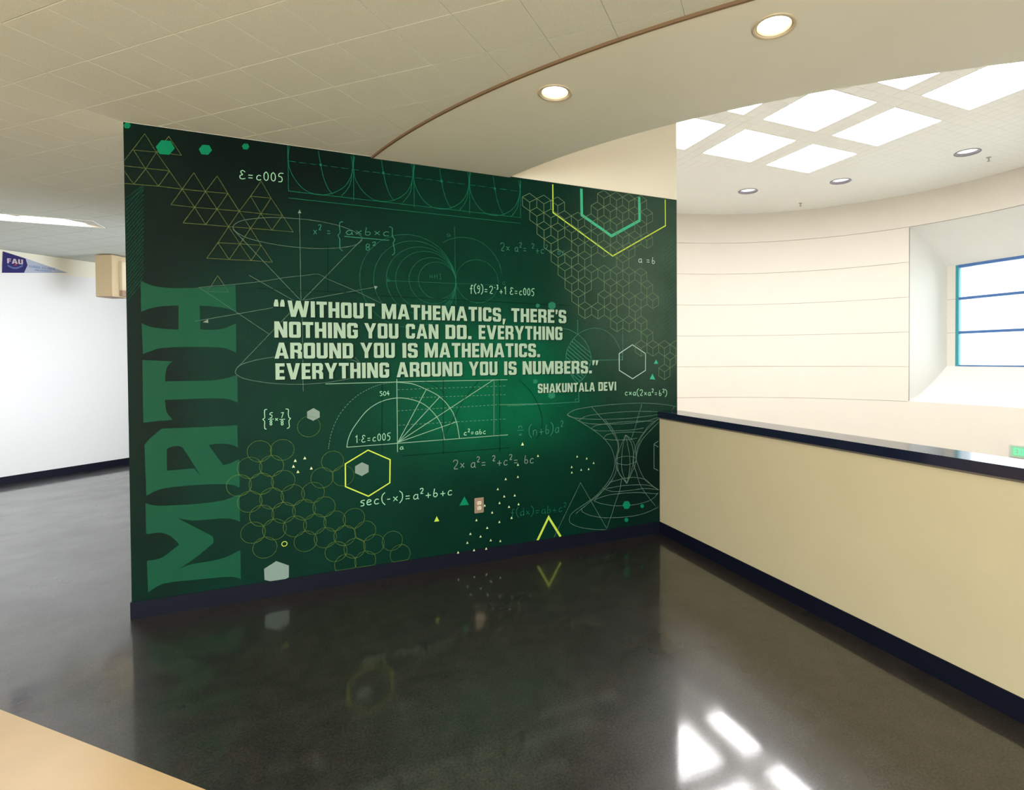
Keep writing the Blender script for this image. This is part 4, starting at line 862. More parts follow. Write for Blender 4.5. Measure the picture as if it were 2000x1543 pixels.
('lens_diagram','fteal',0.0063,[(2.862,1.625),(3.053,1.475)]),
('lens_diagram','fteal',0.0063,[(2.852,1.598),(3.041,1.451)]),
('lens_diagram','fteal',0.0063,[(2.849,1.567),(3.025,1.429)]),
('lens_diagram','fteal',0.0063,[(2.849,1.534),(3.009,1.407)]),
('lens_diagram','fteal',0.0063,[(2.858,1.493),(2.991,1.388)]),
('lens_diagram','fteal',0.0063,[(2.882,1.441),(2.969,1.371)]),
('lens_diagram','fteal',0.0051,[(2.955,1.875),(2.955,1.753)]),
('lens_diagram','fteal',0.0053,[(3.379,1.868),(3.378,1.54),(3.085,1.539)]),
('lens_diagram','fteal',0.0051,[(2.961,1.284),(2.961,1.196),(2.346,1.187)]),
('lens_diagram','fteal',0.0042,[(2.818,1.797),(2.829,1.796),(2.845,1.795),(2.863,1.793),(2.881,1.789),(2.9,1.782),(2.922,1.771),(2.941,1.76),(2.955,1.753)]),
('lens_diagram','fteal',0.0042,[(2.955,1.753),(2.966,1.759),(2.982,1.769),(3.001,1.779),(3.02,1.788),(3.04,1.794),(3.061,1.8),(3.083,1.804),(3.105,1.806),(3.129,1.805),(3.154,1.803),(3.178,1.798),(3.201,1.791),(3.223,1.782),(3.243,1.771),(3.262,1.758),(3.279,1.744),(3.294,1.729),(3.306,1.712),(3.317,1.694),(3.328,1.675),(3.341,1.653),(3.354,1.627),(3.365,1.604),(3.373,1.588)]),
('lens_diagram','fteal',0.0044,[(3.358,1.57),(3.373,1.57),(3.373,1.542)]),
('lens_diagram','fteal',0.0042,[(2.928,1.201),(2.931,1.222),(2.956,1.223)]),
('protractor_diagram','chalk',0.0056,[(1.197,0.95),(2.352,0.963)]),
('protractor_diagram','chalk',0.0052,[(1.069,1.39),(1.536,1.393),(2.351,1.392)]),
('protractor_diagram','chalk',0.0059,[(1.531,1.415),(1.531,0.891)]),
('protractor_diagram','chalk',0.0056,[(1.197,0.95),(1.199,0.962),(1.201,0.978),(1.205,0.997),(1.21,1.016),(1.217,1.034),(1.225,1.052),(1.235,1.071),(1.248,1.092),(1.266,1.118),(1.287,1.147),(1.31,1.176),(1.333,1.2),(1.356,1.219),(1.379,1.234),(1.402,1.247),(1.426,1.257),(1.451,1.266),(1.476,1.272),(1.502,1.276),(1.528,1.278),(1.554,1.278),(1.58,1.275),(1.607,1.27),(1.632,1.264),(1.656,1.256),(1.679,1.247),(1.701,1.236),(1.722,1.223),(1.743,1.206),(1.763,1.186),(1.782,1.165),(1.798,1.144),(1.813,1.124),(1.825,1.102),(1.836,1.081),(1.845,1.058),(1.851,1.033),(1.856,1.005),(1.859,0.979),(1.862,0.962)]),
('protractor_diagram','chalk',0.0059,[(1.529,1.392),(1.548,1.39),(1.575,1.387),(1.605,1.383),(1.633,1.378),(1.656,1.371),(1.678,1.362),(1.7,1.352),(1.723,1.34),(1.75,1.327),(1.778,1.312),(1.806,1.296),(1.831,1.278),(1.853,1.257),(1.874,1.235),(1.892,1.211),(1.909,1.187),(1.923,1.164),(1.934,1.14),(1.943,1.115),(1.952,1.089),(1.96,1.056),(1.966,1.019),(1.971,0.986),(1.975,0.962)]),
('protractor_diagram','chalk',0.0055,[(1.534,0.96),(1.738,1.338)]),
('protractor_diagram','chalk',0.0055,[(1.534,0.96),(1.831,1.275)]),
('protractor_diagram','chalk',0.0055,[(1.534,0.96),(1.952,1.085)]),
('protractor_diagram','chalk',0.0055,[(1.534,0.96),(2.244,1.396)]),
('protractor_diagram','chalkd',0.0043,[(2.244,1.396),(2.24,0.97)]),
('protractor_arc','chalkd',0.0038,[(1.083,0.947),(1.084,0.954)]),
('protractor_arc','chalkd',0.0038,[(1.084,0.959),(1.086,0.969)]),
('protractor_arc','chalkd',0.0038,[(1.086,0.975),(1.088,0.986)]),
('protractor_arc','chalkd',0.0038,[(1.089,0.994),(1.091,1.006)]),
('protractor_arc','chalkd',0.0038,[(1.092,1.015),(1.095,1.027)]),
('protractor_arc','chalkd',0.0038,[(1.096,1.036),(1.1,1.048)]),
('protractor_arc','chalkd',0.0038,[(1.102,1.056),(1.106,1.068)]),
('protractor_arc','chalkd',0.0038,[(1.109,1.077),(1.113,1.089)]),
('protractor_arc','chalkd',0.0038,[(1.116,1.098),(1.121,1.111)]),
('protractor_arc','chalkd',0.0038,[(1.125,1.119),(1.131,1.132)]),
('protractor_arc','chalkd',0.0039,[(1.135,1.141),(1.141,1.154)]),
('protractor_arc','chalkd',0.0039,[(1.145,1.162),(1.152,1.174)]),
('protractor_arc','chalkd',0.0039,[(1.157,1.182),(1.165,1.194)]),
('protractor_arc','chalkd',0.0039,[(1.17,1.202),(1.179,1.213)]),
('protractor_arc','chalkd',0.0039,[(1.185,1.221),(1.194,1.232)]),
('protractor_arc','chalkd',0.0039,[(1.201,1.24),(1.211,1.251)]),
('protractor_arc','chalkd',0.0039,[(1.217,1.258),(1.227,1.268)]),
('protractor_arc','chalkd',0.0039,[(1.234,1.275),(1.244,1.284)]),
('protractor_arc','chalkd',0.0039,[(1.251,1.29),(1.261,1.298)]),
('protractor_arc','chalkd',0.0039,[(1.268,1.304),(1.278,1.311)]),
('protractor_arc','chalkd',0.0039,[(1.286,1.316),(1.296,1.323)]),
('protractor_arc','chalkd',0.0039,[(1.304,1.327),(1.315,1.333)]),
('protractor_arc','chalkd',0.0039,[(1.322,1.337),(1.332,1.342)]),
('protractor_arc','chalkd',0.0039,[(1.339,1.346),(1.349,1.351)]),
('protractor_arc','chalkd',0.0039,[(1.356,1.354),(1.365,1.358)]),
('protractor_arc','chalkd',0.004,[(1.371,1.361),(1.38,1.365)]),
('protractor_arc','chalkd',0.004,[(1.386,1.367),(1.394,1.37)]),
('protractor_arc','chalkd',0.004,[(1.4,1.372),(1.408,1.374)]),
('protractor_arc','chalkd',0.004,[(1.414,1.376),(1.422,1.378)]),
('protractor_arc','chalkd',0.004,[(1.428,1.379),(1.436,1.381)]),
('protractor_arc','chalkd',0.004,[(1.442,1.382),(1.451,1.384)]),
('protractor_arc','chalkd',0.004,[(1.457,1.385),(1.467,1.386)]),
('protractor_arc','chalkd',0.004,[(1.474,1.387),(1.484,1.388)]),
('protractor_arc','chalkd',0.004,[(1.491,1.389),(1.5,1.39)]),
('protractor_arc','chalkd',0.004,[(1.506,1.39),(1.514,1.391)]),
('protractor_arc','chalkd',0.004,[(1.52,1.391),(1.525,1.391)]),
('protractor_diagram','chalkd',0.0037,[(1.536,1.338),(1.55,1.338)]),
('protractor_diagram','chalkd',0.0037,[(1.565,1.338),(1.579,1.338)]),
('protractor_diagram','chalkd',0.0037,[(1.594,1.338),(1.608,1.338)]),
('protractor_diagram','chalkd',0.0037,[(1.623,1.338),(1.638,1.339)]),
('protractor_diagram','chalkd',0.0037,[(1.653,1.339),(1.667,1.339)]),
('protractor_diagram','chalkd',0.0037,[(1.682,1.339),(1.697,1.339)]),
('protractor_diagram','chalkd',0.0037,[(1.712,1.339),(1.727,1.339)]),
('protractor_diagram','chalkd',0.0037,[(1.742,1.339),(1.757,1.339)]),
('protractor_diagram','chalkd',0.0038,[(1.772,1.34),(1.787,1.34)]),
('protractor_diagram','chalkd',0.0038,[(1.803,1.34),(1.818,1.34)]),
('protractor_diagram','chalkd',0.0038,[(1.833,1.34),(1.849,1.34)]),
('protractor_diagram','chalkd',0.0038,[(1.864,1.34),(1.879,1.34)]),
('protractor_diagram','chalkd',0.0038,[(1.895,1.34),(1.911,1.341)]),
('protractor_diagram','chalkd',0.0038,[(1.926,1.341),(1.942,1.341)]),
('protractor_diagram','chalkd',0.0038,[(1.958,1.341),(1.973,1.341)]),
('protractor_diagram','chalkd',0.0038,[(1.989,1.341),(2.005,1.341)]),
('protractor_diagram','chalkd',0.0039,[(2.021,1.341),(2.037,1.342)]),
('protractor_diagram','chalkd',0.0039,[(2.053,1.342),(2.069,1.342)]),
('protractor_diagram','chalkd',0.0039,[(2.085,1.342),(2.101,1.342)]),
('protractor_diagram','chalkd',0.0039,[(2.118,1.342),(2.134,1.342)]),
('protractor_diagram','chalkd',0.0039,[(2.15,1.342),(2.167,1.342)]),
('protractor_diagram','chalkd',0.0039,[(2.183,1.343),(2.199,1.343)]),
('protractor_diagram','chalkd',0.0039,[(2.216,1.343),(2.233,1.343)]),
('protractor_diagram','chalkd',0.0039,[(2.249,1.343),(2.266,1.343)]),
('protractor_diagram','chalkd',0.004,[(2.283,1.343),(2.3,1.343)]),
('protractor_diagram','chalkd',0.004,[(2.317,1.344),(2.334,1.344)]),
('protractor_diagram','chalkd',0.0037,[(1.602,1.275),(1.615,1.275)]),
('protractor_diagram','chalkd',0.0037,[(1.629,1.275),(1.642,1.276)]),
('protractor_diagram','chalkd',0.0037,[(1.655,1.276),(1.669,1.276)]),
('protractor_diagram','chalkd',0.0037,[(1.682,1.276),(1.696,1.276)]),
('protractor_diagram','chalkd',0.0037,[(1.71,1.276),(1.723,1.276)]),
('protractor_diagram','chalkd',0.0037,[(1.737,1.276),(1.751,1.276)]),
('protractor_diagram','chalkd',0.0038,[(1.765,1.276),(1.778,1.276)]),
('protractor_diagram','chalkd',0.0038,[(1.792,1.276),(1.806,1.276)]),
('protractor_diagram','chalkd',0.0038,[(1.82,1.276),(1.834,1.276)]),
('protractor_diagram','chalkd',0.0038,[(1.848,1.276),(1.862,1.276)]),
('protractor_diagram','chalkd',0.0038,[(1.876,1.276),(1.89,1.276)]),
('protractor_diagram','chalkd',0.0038,[(1.904,1.276),(1.919,1.276)]),
('protractor_diagram','chalkd',0.0038,[(1.933,1.276),(1.947,1.276)]),
('protractor_diagram','chalkd',0.0038,[(1.962,1.276),(1.976,1.276)]),
('protractor_diagram','chalkd',0.0038,[(1.99,1.276),(2.005,1.276)]),
('protractor_diagram','chalkd',0.0038,[(2.019,1.276),(2.034,1.276)]),
('protractor_diagram','chalkd',0.0039,[(2.049,1.276),(2.063,1.276)]),
('protractor_diagram','chalkd',0.0039,[(2.078,1.276),(2.093,1.276)]),
('protractor_diagram','chalkd',0.0039,[(2.107,1.276),(2.122,1.276)]),
('protractor_diagram','chalkd',0.0039,[(2.137,1.277),(2.152,1.277)]),
('protractor_diagram','chalkd',0.0039,[(2.167,1.277),(2.182,1.277)]),
('protractor_diagram','chalkd',0.0039,[(2.197,1.277),(2.212,1.277)]),
('protractor_diagram','chalkd',0.0039,[(2.227,1.277),(2.242,1.277)]),
('protractor_diagram','chalkd',0.0039,[(2.258,1.277),(2.273,1.277)]),
('protractor_diagram','chalkd',0.004,[(2.288,1.277),(2.304,1.277)]),
('protractor_diagram','chalkd',0.004,[(2.319,1.277),(2.335,1.277)]),
('protractor_diagram','chalkd',0.0037,[(1.534,1.186),(1.548,1.186)]),
('protractor_diagram','chalkd',0.0037,[(1.561,1.187),(1.574,1.187)]),
('protractor_diagram','chalkd',0.0037,[(1.588,1.187),(1.601,1.187)]),
('protractor_diagram','chalkd',0.0037,[(1.615,1.188),(1.628,1.188)]),
('protractor_diagram','chalkd',0.0037,[(1.642,1.188),(1.655,1.188)]),
('protractor_diagram','chalkd',0.0037,[(1.669,1.189),(1.683,1.189)]),
('protractor_diagram','chalkd',0.0037,[(1.697,1.189),(1.71,1.189)]),
('protractor_diagram','chalkd',0.0037,[(1.724,1.19),(1.738,1.19)]),
('protractor_diagram','chalkd',0.0037,[(1.752,1.19),(1.766,1.191)]),
('protractor_diagram','chalkd',0.0038,[(1.78,1.191),(1.794,1.191)]),
('protractor_diagram','chalkd',0.0038,[(1.808,1.191),(1.822,1.192)]),
('protractor_diagram','chalkd',0.0038,[(1.836,1.192),(1.85,1.192)]),
('protractor_diagram','chalkd',0.0038,[(1.864,1.192),(1.879,1.193)]),
('protractor_diagram','chalkd',0.0038,[(1.893,1.193),(1.907,1.193)]),
('protractor_diagram','chalkd',0.0038,[(1.922,1.193),(1.936,1.194)]),
('protractor_diagram','chalkd',0.0038,[(1.951,1.194),(1.965,1.194)]),
('protractor_diagram','chalkd',0.0038,[(1.98,1.195),(1.994,1.195)]),
('protractor_diagram','chalkd',0.0038,[(2.009,1.195),(2.024,1.195)]),
('protractor_diagram','chalkd',0.0039,[(2.038,1.196),(2.053,1.196)]),
('protractor_diagram','chalkd',0.0039,[(2.068,1.196),(2.083,1.196)]),
('protractor_diagram','chalkd',0.0039,[(2.098,1.197),(2.113,1.197)]),
('protractor_diagram','chalkd',0.0039,[(2.128,1.197),(2.143,1.198)]),
('protractor_diagram','chalkd',0.0039,[(2.158,1.198),(2.173,1.198)]),
('protractor_diagram','chalkd',0.0039,[(2.188,1.198),(2.204,1.199)]),
('protractor_diagram','chalkd',0.0039,[(2.219,1.199),(2.234,1.199)]),
('protractor_diagram','chalkd',0.0039,[(2.25,1.2),(2.265,1.2)]),
('protractor_diagram','chalkd',0.0037,[(1.541,1.083),(1.555,1.083)]),
('protractor_diagram','chalkd',0.0037,[(1.569,1.083),(1.584,1.083)]),
('protractor_diagram','chalkd',0.0037,[(1.598,1.084),(1.613,1.084)]),
('protractor_diagram','chalkd',0.0037,[(1.627,1.084),(1.642,1.084)]),
('protractor_diagram','chalkd',0.0037,[(1.657,1.084),(1.671,1.084)]),
('protractor_diagram','chalkd',0.0037,[(1.686,1.084),(1.701,1.084)]),
('protractor_diagram','chalkd',0.0037,[(1.716,1.084),(1.73,1.084)]),
('protractor_diagram','chalkd',0.0037,[(1.745,1.084),(1.76,1.084)]),
('protractor_diagram','chalkd',0.0038,[(1.775,1.084),(1.79,1.084)]),
('protractor_diagram','chalkd',0.0038,[(1.805,1.084),(1.821,1.085)]),
('protractor_diagram','chalkd',0.0038,[(1.836,1.085),(1.851,1.085)]),
('protractor_diagram','chalkd',0.0038,[(1.866,1.085),(1.882,1.085)]),
('protractor_diagram','chalkd',0.0038,[(1.897,1.085),(1.912,1.085)]),
('protractor_diagram','chalkd',0.0038,[(1.928,1.085),(1.943,1.085)]),
('protractor_diagram','chalkd',0.0038,[(1.959,1.085),(1.975,1.085)]),
('protractor_diagram','chalkd',0.0038,[(1.99,1.085),(2.006,1.085)]),
('protractor_diagram','chalkd',0.0039,[(2.022,1.085),(2.038,1.085)]),
('protractor_diagram','chalkd',0.0039,[(2.054,1.086),(2.07,1.086)]),
('protractor_diagram','chalkd',0.0039,[(2.085,1.086),(2.102,1.086)]),
('protractor_diagram','chalkd',0.0039,[(2.118,1.086),(2.134,1.086)]),
('protractor_diagram','chalkd',0.0039,[(2.15,1.086),(2.166,1.086)]),
('protractor_diagram','chalkd',0.0039,[(2.183,1.086),(2.199,1.086)]),
('protractor_diagram','chalkd',0.0039,[(2.215,1.086),(2.232,1.086)]),
('protractor_diagram','chalkd',0.0039,[(2.248,1.086),(2.265,1.086)]),
('protractor_diagram','chalkd',0.004,[(2.282,1.087),(2.298,1.087)]),
('protractor_diagram','chalkd',0.004,[(2.315,1.087),(2.332,1.087)]),
('protractor_diagram','chalkd',0.0043,[(2.28,1.2),(2.644,1.194)]),
('dark_line','dark',0.0054,[(1.431,1.386),(1.426,0.899)]),
('dark_line','dark',0.0057,[(1.859,1.408),(1.854,0.85)]),
('dark_line','dark',0.0059,[(2.288,1.4),(2.286,0.825)]),
('dark_line','dark',0.0058,[(2.122,1.387),(2.006,1.244),(1.876,1.009)]),
('dark_line','dark',0.0055,[(1.568,0.861),(2.364,0.861)]),
('dark_line','dark',0.0052,[(2.447,1.388),(2.462,1.374),(2.484,1.354),(2.507,1.331),(2.527,1.31),(2.542,1.291),(2.556,1.272),(2.568,1.253),(2.581,1.231),(2.594,1.205),(2.609,1.176),(2.621,1.146),(2.63,1.117),(2.636,1.089),(2.638,1.06),(2.638,1.032),(2.634,1.005),(2.625,0.978),(2.611,0.952),(2.597,0.929),(2.588,0.913)]),
('dark_line','dark',0.0045,[(1.724,1.395),(1.738,1.39),(1.758,1.383),(1.78,1.373),(1.8,1.362),(1.82,1.346),(1.84,1.327),(1.858,1.309),(1.87,1.296)]),
('dark_line','dark',0.0054,[(1.376,2.003),(2.873,1.986)]),
('dark_line','dark',0.0052,[(1.093,2.327),(1.089,2.015)]),
('dark_line','dark',0.005,[(0.668,2.019),(1.283,2.014)]),
('yellow_hexagon_outline','lime',0.0093,[(1.334,0.92),(1.48,0.841),(1.476,0.676),(1.333,0.596),(1.186,0.679),(1.187,0.836),(1.334,0.92)]),
('white_hexagon_outline','whiteline',0.0075,[(3.472,1.67),(3.604,1.594),(3.603,1.447),(3.473,1.377),(3.342,1.451),(3.342,1.594),(3.472,1.67)]),
('yellow_hexagon_outline','lime',0.0107,[(2.741,2.952),(2.742,2.727),(3.283,2.419),(3.815,2.726),(3.813,2.955)]),
('green_hexagon_outline','mint',0.0262,[(2.994,2.949),(2.997,2.734),(3.273,2.587),(3.548,2.744),(3.546,2.947)]),
('yellow_chevron','lime',0.0204,[(2.591,0.103),(2.687,0.276),(2.791,0.105)]),
('hourglass_diagram','pale',0.0063,[(2.855,1.096),(2.87,1.106),(2.892,1.12),(2.924,1.132),(2.968,1.14),(3.022,1.146),(3.08,1.152),(3.14,1.156),(3.204,1.159),(3.271,1.162),(3.34,1.164),(3.412,1.165),(3.479,1.165),(3.536,1.164),(3.588,1.162),(3.64,1.158),(3.697,1.153),(3.754,1.147),(3.806,1.14),(3.854,1.132),(3.896,1.123),(3.925,1.117)]),
('hourglass_diagram','pale',0.0063,[(2.855,1.096),(2.861,1.09),(2.871,1.083),(2.886,1.075),(2.905,1.07),(2.931,1.065),(2.962,1.06),(3.0,1.055),(3.045,1.05),(3.099,1.046),(3.167,1.042),(3.245,1.039),(3.321,1.037),(3.392,1.037),(3.462,1.038),(3.531,1.041),(3.609,1.045),(3.686,1.051),(3.741,1.056)]),
('hourglass_diagram','pale',0.0063,[(2.957,1.038),(2.967,1.046),(2.981,1.057),(3.001,1.067),(3.025,1.074),(3.056,1.08),(3.099,1.084),(3.164,1.088),(3.243,1.092),(3.322,1.094),(3.393,1.095),(3.462,1.095),(3.532,1.093),(3.609,1.089),(3.686,1.083),(3.741,1.079)]),
('hourglass_diagram','pale',0.0063,[(2.957,1.038),(2.982,1.031),(3.017,1.02),(3.059,1.011),(3.106,1.005),(3.16,1.001),(3.219,0.998),(3.285,0.995),(3.356,0.993),(3.425,0.994),(3.493,0.996),(3.559,1.0),(3.618,1.005),(3.668,1.015),(3.71,1.025),(3.739,1.033)]),
('hourglass_diagram','pale',0.0064,[(3.074,0.966),(3.08,0.973),(3.09,0.982),(3.109,0.99),(3.138,0.995),(3.176,0.999),(3.219,1.002),(3.265,1.005),(3.316,1.008),(3.373,1.009),(3.443,1.009),(3.52,1.007),(3.585,1.005),(3.63,1.003),(3.662,1.0),(3.683,0.998)]),
('hourglass_diagram','pale',0.0064,[(3.089,0.96),(3.103,0.956),(3.126,0.95),(3.158,0.945),(3.205,0.941),(3.263,0.938),(3.321,0.936),(3.375,0.935),(3.429,0.935),(3.478,0.936),(3.521,0.938),(3.559,0.942),(3.585,0.945)]),
('hourglass_diagram','pale',0.0065,[(3.188,0.878),(3.194,0.887),(3.203,0.898),(3.218,0.908),(3.24,0.913),(3.268,0.917),(3.3,0.919),(3.337,0.92),(3.378,0.921),(3.425,0.919),(3.484,0.915),(3.549,0.909),(3.596,0.904)]),
('hourglass_diagram','pale',0.0065,[(3.188,0.878),(3.206,0.873),(3.234,0.867),(3.269,0.861),(3.317,0.857),(3.374,0.855),(3.425,0.853),(3.464,0.855),(3.497,0.858),(3.52,0.861)]),
('hourglass_diagram','pale',0.0063,[(2.855,1.096),(2.881,1.082),(2.92,1.062),(2.962,1.038),(3.01,1.009),(3.062,0.977),(3.108,0.946),(3.144,0.92),(3.172,0.897),(3.198,0.873),(3.221,0.848),(3.242,0.822),(3.259,0.797),(3.272,0.771),(3.282,0.746),(3.289,0.722),(3.293,0.7),(3.295,0.68),(3.294,0.658),(3.291,0.635),(3.286,0.611),(3.278,0.587),(3.267,0.564),(3.253,0.541),(3.237,0.518),(3.219,0.496),(3.198,0.474),(3.176,0.453),(3.151,0.431),(3.124,0.41),(3.095,0.39),(3.064,0.372),(3.03,0.355),(2.997,0.339),(2.962,0.322),(2.927,0.305),(2.9,0.289),(2.884,0.275),(2.875,0.262),(2.871,0.248),(2.868,0.234),(2.87,0.219),(2.88,0.203),(2.902,0.188),(2.932,0.171),(2.966,0.157),(3.006,0.144),(3.05,0.133),(3.094,0.123),(3.139,0.115),(3.183,0.108),(3.214,0.103)]),
('hourglass_diagram','pale',0.0068,[(3.739,1.026),(3.705,0.999),(3.658,0.963),(3.617,0.929),(3.59,0.904),(3.569,0.881),(3.552,0.859),(3.538,0.836),(3.528,0.812),(3.52,0.787),(3.512,0.757),(3.506,0.724),(3.503,0.696),(3.506,0.675),(3.511,0.658),(3.519,0.639),(3.528,0.615),(3.538,0.588),(3.551,0.562),(3.564,0.536),(3.58,0.51),(3.605,0.482),(3.647,0.448),(3.697,0.411),(3.734,0.384)]),
('hourglass_diagram','pale',0.0068,[(3.738,0.988),(3.712,0.967),(3.674,0.938),(3.639,0.909),(3.61,0.885),(3.585,0.862),(3.563,0.84),(3.547,0.816),(3.535,0.792),(3.525,0.768),(3.518,0.744),(3.513,0.72),(3.509,0.695),(3.504,0.671),(3.499,0.647),(3.492,0.623),(3.482,0.599),(3.468,0.576),(3.455,0.552),(3.439,0.524),(3.423,0.494),(3.412,0.474)]),
('hourglass_diagram','pale',0.0064,[(3.08,1.147),(3.098,1.128),(3.123,1.101),(3.149,1.073),(3.173,1.048),(3.197,1.022),(3.219,0.998),(3.238,0.975),(3.254,0.953),(3.269,0.932),(3.284,0.91),(3.298,0.889),(3.31,0.866),(3.32,0.839),(3.327,0.811),(3.33,0.782),(3.329,0.755),(3.323,0.728),(3.32,0.701),(3.32,0.673),(3.321,0.645),(3.324,0.619),(3.327,0.599),(3.331,0.582),(3.34,0.563),(3.359,0.538),(3.384,0.512),(3.402,0.493)]),
('hourglass_diagram','pale',0.0065,[(3.199,1.039),(3.218,1.019),(3.245,0.99),(3.27,0.959),(3.289,0.927),(3.307,0.895),(3.32,0.865),(3.329,0.842),(3.333,0.823),(3.333,0.8),(3.325,0.77),(3.313,0.737),(3.304,0.703),(3.305,0.669),(3.309,0.634),(3.309,0.602),(3.3,0.575),(3.287,0.551),(3.267,0.525),(3.24,0.495),(3.207,0.464),(3.176,0.435),(3.145,0.407),(3.116,0.381),(3.095,0.363)]),
('hourglass_diagram','pale',0.0067,[(3.564,1.155),(3.556,1.131),(3.544,1.098),(3.532,1.064),(3.521,1.031),(3.511,0.998),(3.499,0.964),(3.484,0.923),(3.468,0.881),(3.456,0.851)]),
('hourglass_diagram','pale',0.0068,[(3.741,1.016),(3.717,1.006),(3.683,0.992),(3.65,0.974),(3.623,0.95),(3.598,0.923),(3.574,0.895),(3.55,0.866),(3.528,0.837),(3.509,0.806),(3.495,0.77),(3.484,0.731),(3.477,0.698),(3.473,0.677),(3.473,0.661),(3.476,0.643),(3.484,0.618),(3.495,0.59),(3.508,0.557),(3.521,0.517),(3.536,0.471),(3.561,0.421),(3.607,0.36),(3.662,0.294),(3.702,0.246)]),
('hourglass_diagram','pale',0.0065,[(3.237,0.5),(3.269,0.506),(3.315,0.514),(3.36,0.52),(3.4,0.523),(3.438,0.524),(3.476,0.523),(3.514,0.517),(3.551,0.508),(3.583,0.498),(3.607,0.485),(3.625,0.471),(3.637,0.46)]),
('hourglass_diagram','pale',0.0065,[(3.176,0.462),(3.197,0.451),(3.228,0.435),(3.267,0.423),(3.314,0.417),(3.368,0.414),(3.422,0.413),(3.476,0.413),(3.53,0.415),(3.583,0.414),(3.638,0.407),(3.692,0.397),(3.731,0.39)]),
('hourglass_diagram','pale',0.0065,[(3.216,0.453),(3.253,0.455),(3.306,0.459),(3.36,0.461),(3.409,0.46),(3.459,0.458),(3.508,0.455),(3.553,0.451),(3.597,0.445),(3.637,0.437),(3.674,0.422),(3.708,0.403),(3.731,0.39)]),
('hourglass_diagram','pale',0.0064,[(3.105,0.371),(3.132,0.378),(3.172,0.387),(3.216,0.394),(3.264,0.397),(3.317,0.397),(3.37,0.396),(3.421,0.394),(3.473,0.39),(3.529,0.385),(3.6,0.374),(3.676,0.361),(3.73,0.352)]),
('hourglass_diagram','pale',0.0064,[(3.095,0.363),(3.109,0.355),(3.129,0.345),(3.155,0.334),(3.188,0.323),(3.227,0.312),(3.266,0.302),(3.303,0.296),(3.339,0.292),(3.38,0.289),(3.427,0.286),(3.479,0.284),(3.528,0.286),(3.575,0.29),(3.62,0.297),(3.658,0.308),(3.69,0.325),(3.714,0.346),(3.73,0.361)]),
('hourglass_diagram','pale',0.0063,[(2.982,0.287),(3.001,0.275),(3.029,0.258),(3.065,0.242),(3.108,0.228),(3.158,0.215),(3.215,0.205),(3.281,0.197),(3.354,0.191),(3.421,0.188),(3.479,0.187),(3.531,0.19),(3.582,0.195),(3.637,0.207),(3.692,0.222),(3.73,0.234)]),
('hourglass_diagram','pale',0.0063,[(2.977,0.314),(2.98,0.306),(2.984,0.295),(2.987,0.287)]),
('hourglass_diagram','pale',0.0063,[(2.929,0.276),(2.955,0.293),(2.994,0.316),(3.036,0.343),(3.081,0.372),(3.13,0.403),(3.176,0.435),(3.216,0.468),(3.252,0.5),(3.278,0.524)]),
('hourglass_diagram','pale',0.0066,[(3.36,0.515),(3.355,0.489),(3.348,0.451),(3.339,0.417),(3.33,0.394),(3.32,0.375),(3.308,0.348),(3.291,0.305),(3.273,0.254),(3.256,0.209),(3.239,0.17),(3.225,0.137),(3.214,0.114)]),
('hourglass_diagram','pale',0.0066,[(3.402,0.896),(3.39,0.874),(3.373,0.842),(3.356,0.808),(3.339,0.771),(3.321,0.731),(3.309,0.693),(3.305,0.662),(3.308,0.634),(3.319,0.601),(3.347,0.557),(3.385,0.508),(3.412,0.474)]),
('hourglass_diagram','pale',0.0066,[(3.402,0.896),(3.395,0.877),(3.386,0.848),(3.377,0.815),(3.37,0.779),(3.365,0.738),(3.361,0.698),(3.36,0.661),(3.36,0.625),(3.366,0.588),(3.38,0.546),(3.399,0.504),(3.412,0.474)]),
('hourglass_diagram','pale',0.0066,[(3.402,0.896),(3.408,0.87),(3.416,0.832),(3.424,0.794),(3.432,0.76),(3.438,0.725),(3.443,0.691),(3.444,0.658),(3.443,0.625),(3.439,0.591),(3.431,0.548),(3.42,0.504),(3.412,0.474)]),
('hourglass_diagram','pale',0.0066,[(3.402,0.896),(3.417,0.88),(3.438,0.855),(3.456,0.828),(3.466,0.799),(3.473,0.767),(3.477,0.735),(3.481,0.707),(3.482,0.679),(3.476,0.643),(3.457,0.585),(3.431,0.52),(3.412,0.474)]),
('hourglass_diagram','pale',0.0066,[(3.402,0.896),(3.42,0.884),(3.445,0.866),(3.467,0.846),(3.481,0.823),(3.491,0.796),(3.498,0.77),(3.502,0.742),(3.503,0.715),(3.503,0.696)]),
('hourglass_diagram','pale',0.0065,[(3.299,0.689),(3.309,0.694),(3.323,0.701),(3.34,0.707),(3.36,0.71),(3.381,0.711),(3.403,0.711),(3.425,0.71),(3.447,0.707),(3.466,0.703),(3.482,0.698),(3.495,0.691),(3.503,0.686)]),
('hourglass_diagram','pale',0.0065,[(3.299,0.667),(3.314,0.661),(3.337,0.652),(3.361,0.645),(3.384,0.64),(3.409,0.637),(3.434,0.637),(3.461,0.643),(3.489,0.652),(3.508,0.658)]),
('hourglass_diagram','pale',0.0069,[(3.902,1.118),(3.894,1.108),(3.882,1.095),(3.874,1.085)]),
('hourglass_diagram','pale',0.0054,[(2.734,0.11),(2.972,0.527),(3.214,0.114)]),
('hourglass_diagram','chalkd',0.0054,[(3.732,0.819),(3.688,0.798),(3.687,0.582),(3.731,0.559)]),
('hourglass_diagram','chalkd',0.0054,[(3.688,0.794),(3.732,0.767)]),
('hatched_edge_band','fstripe',0.0061,[(0.002,2.517),(0.092,2.608)]),
('hatched_edge_band','fstripe',0.0061,[(0.001,2.493),(0.092,2.583)]),
('hatched_edge_band','fstripe',0.0061,[(0.001,2.469),(0.092,2.601)]),
('hatched_edge_band','fstripe',0.0061,[(0.001,2.444),(0.092,2.577)]),
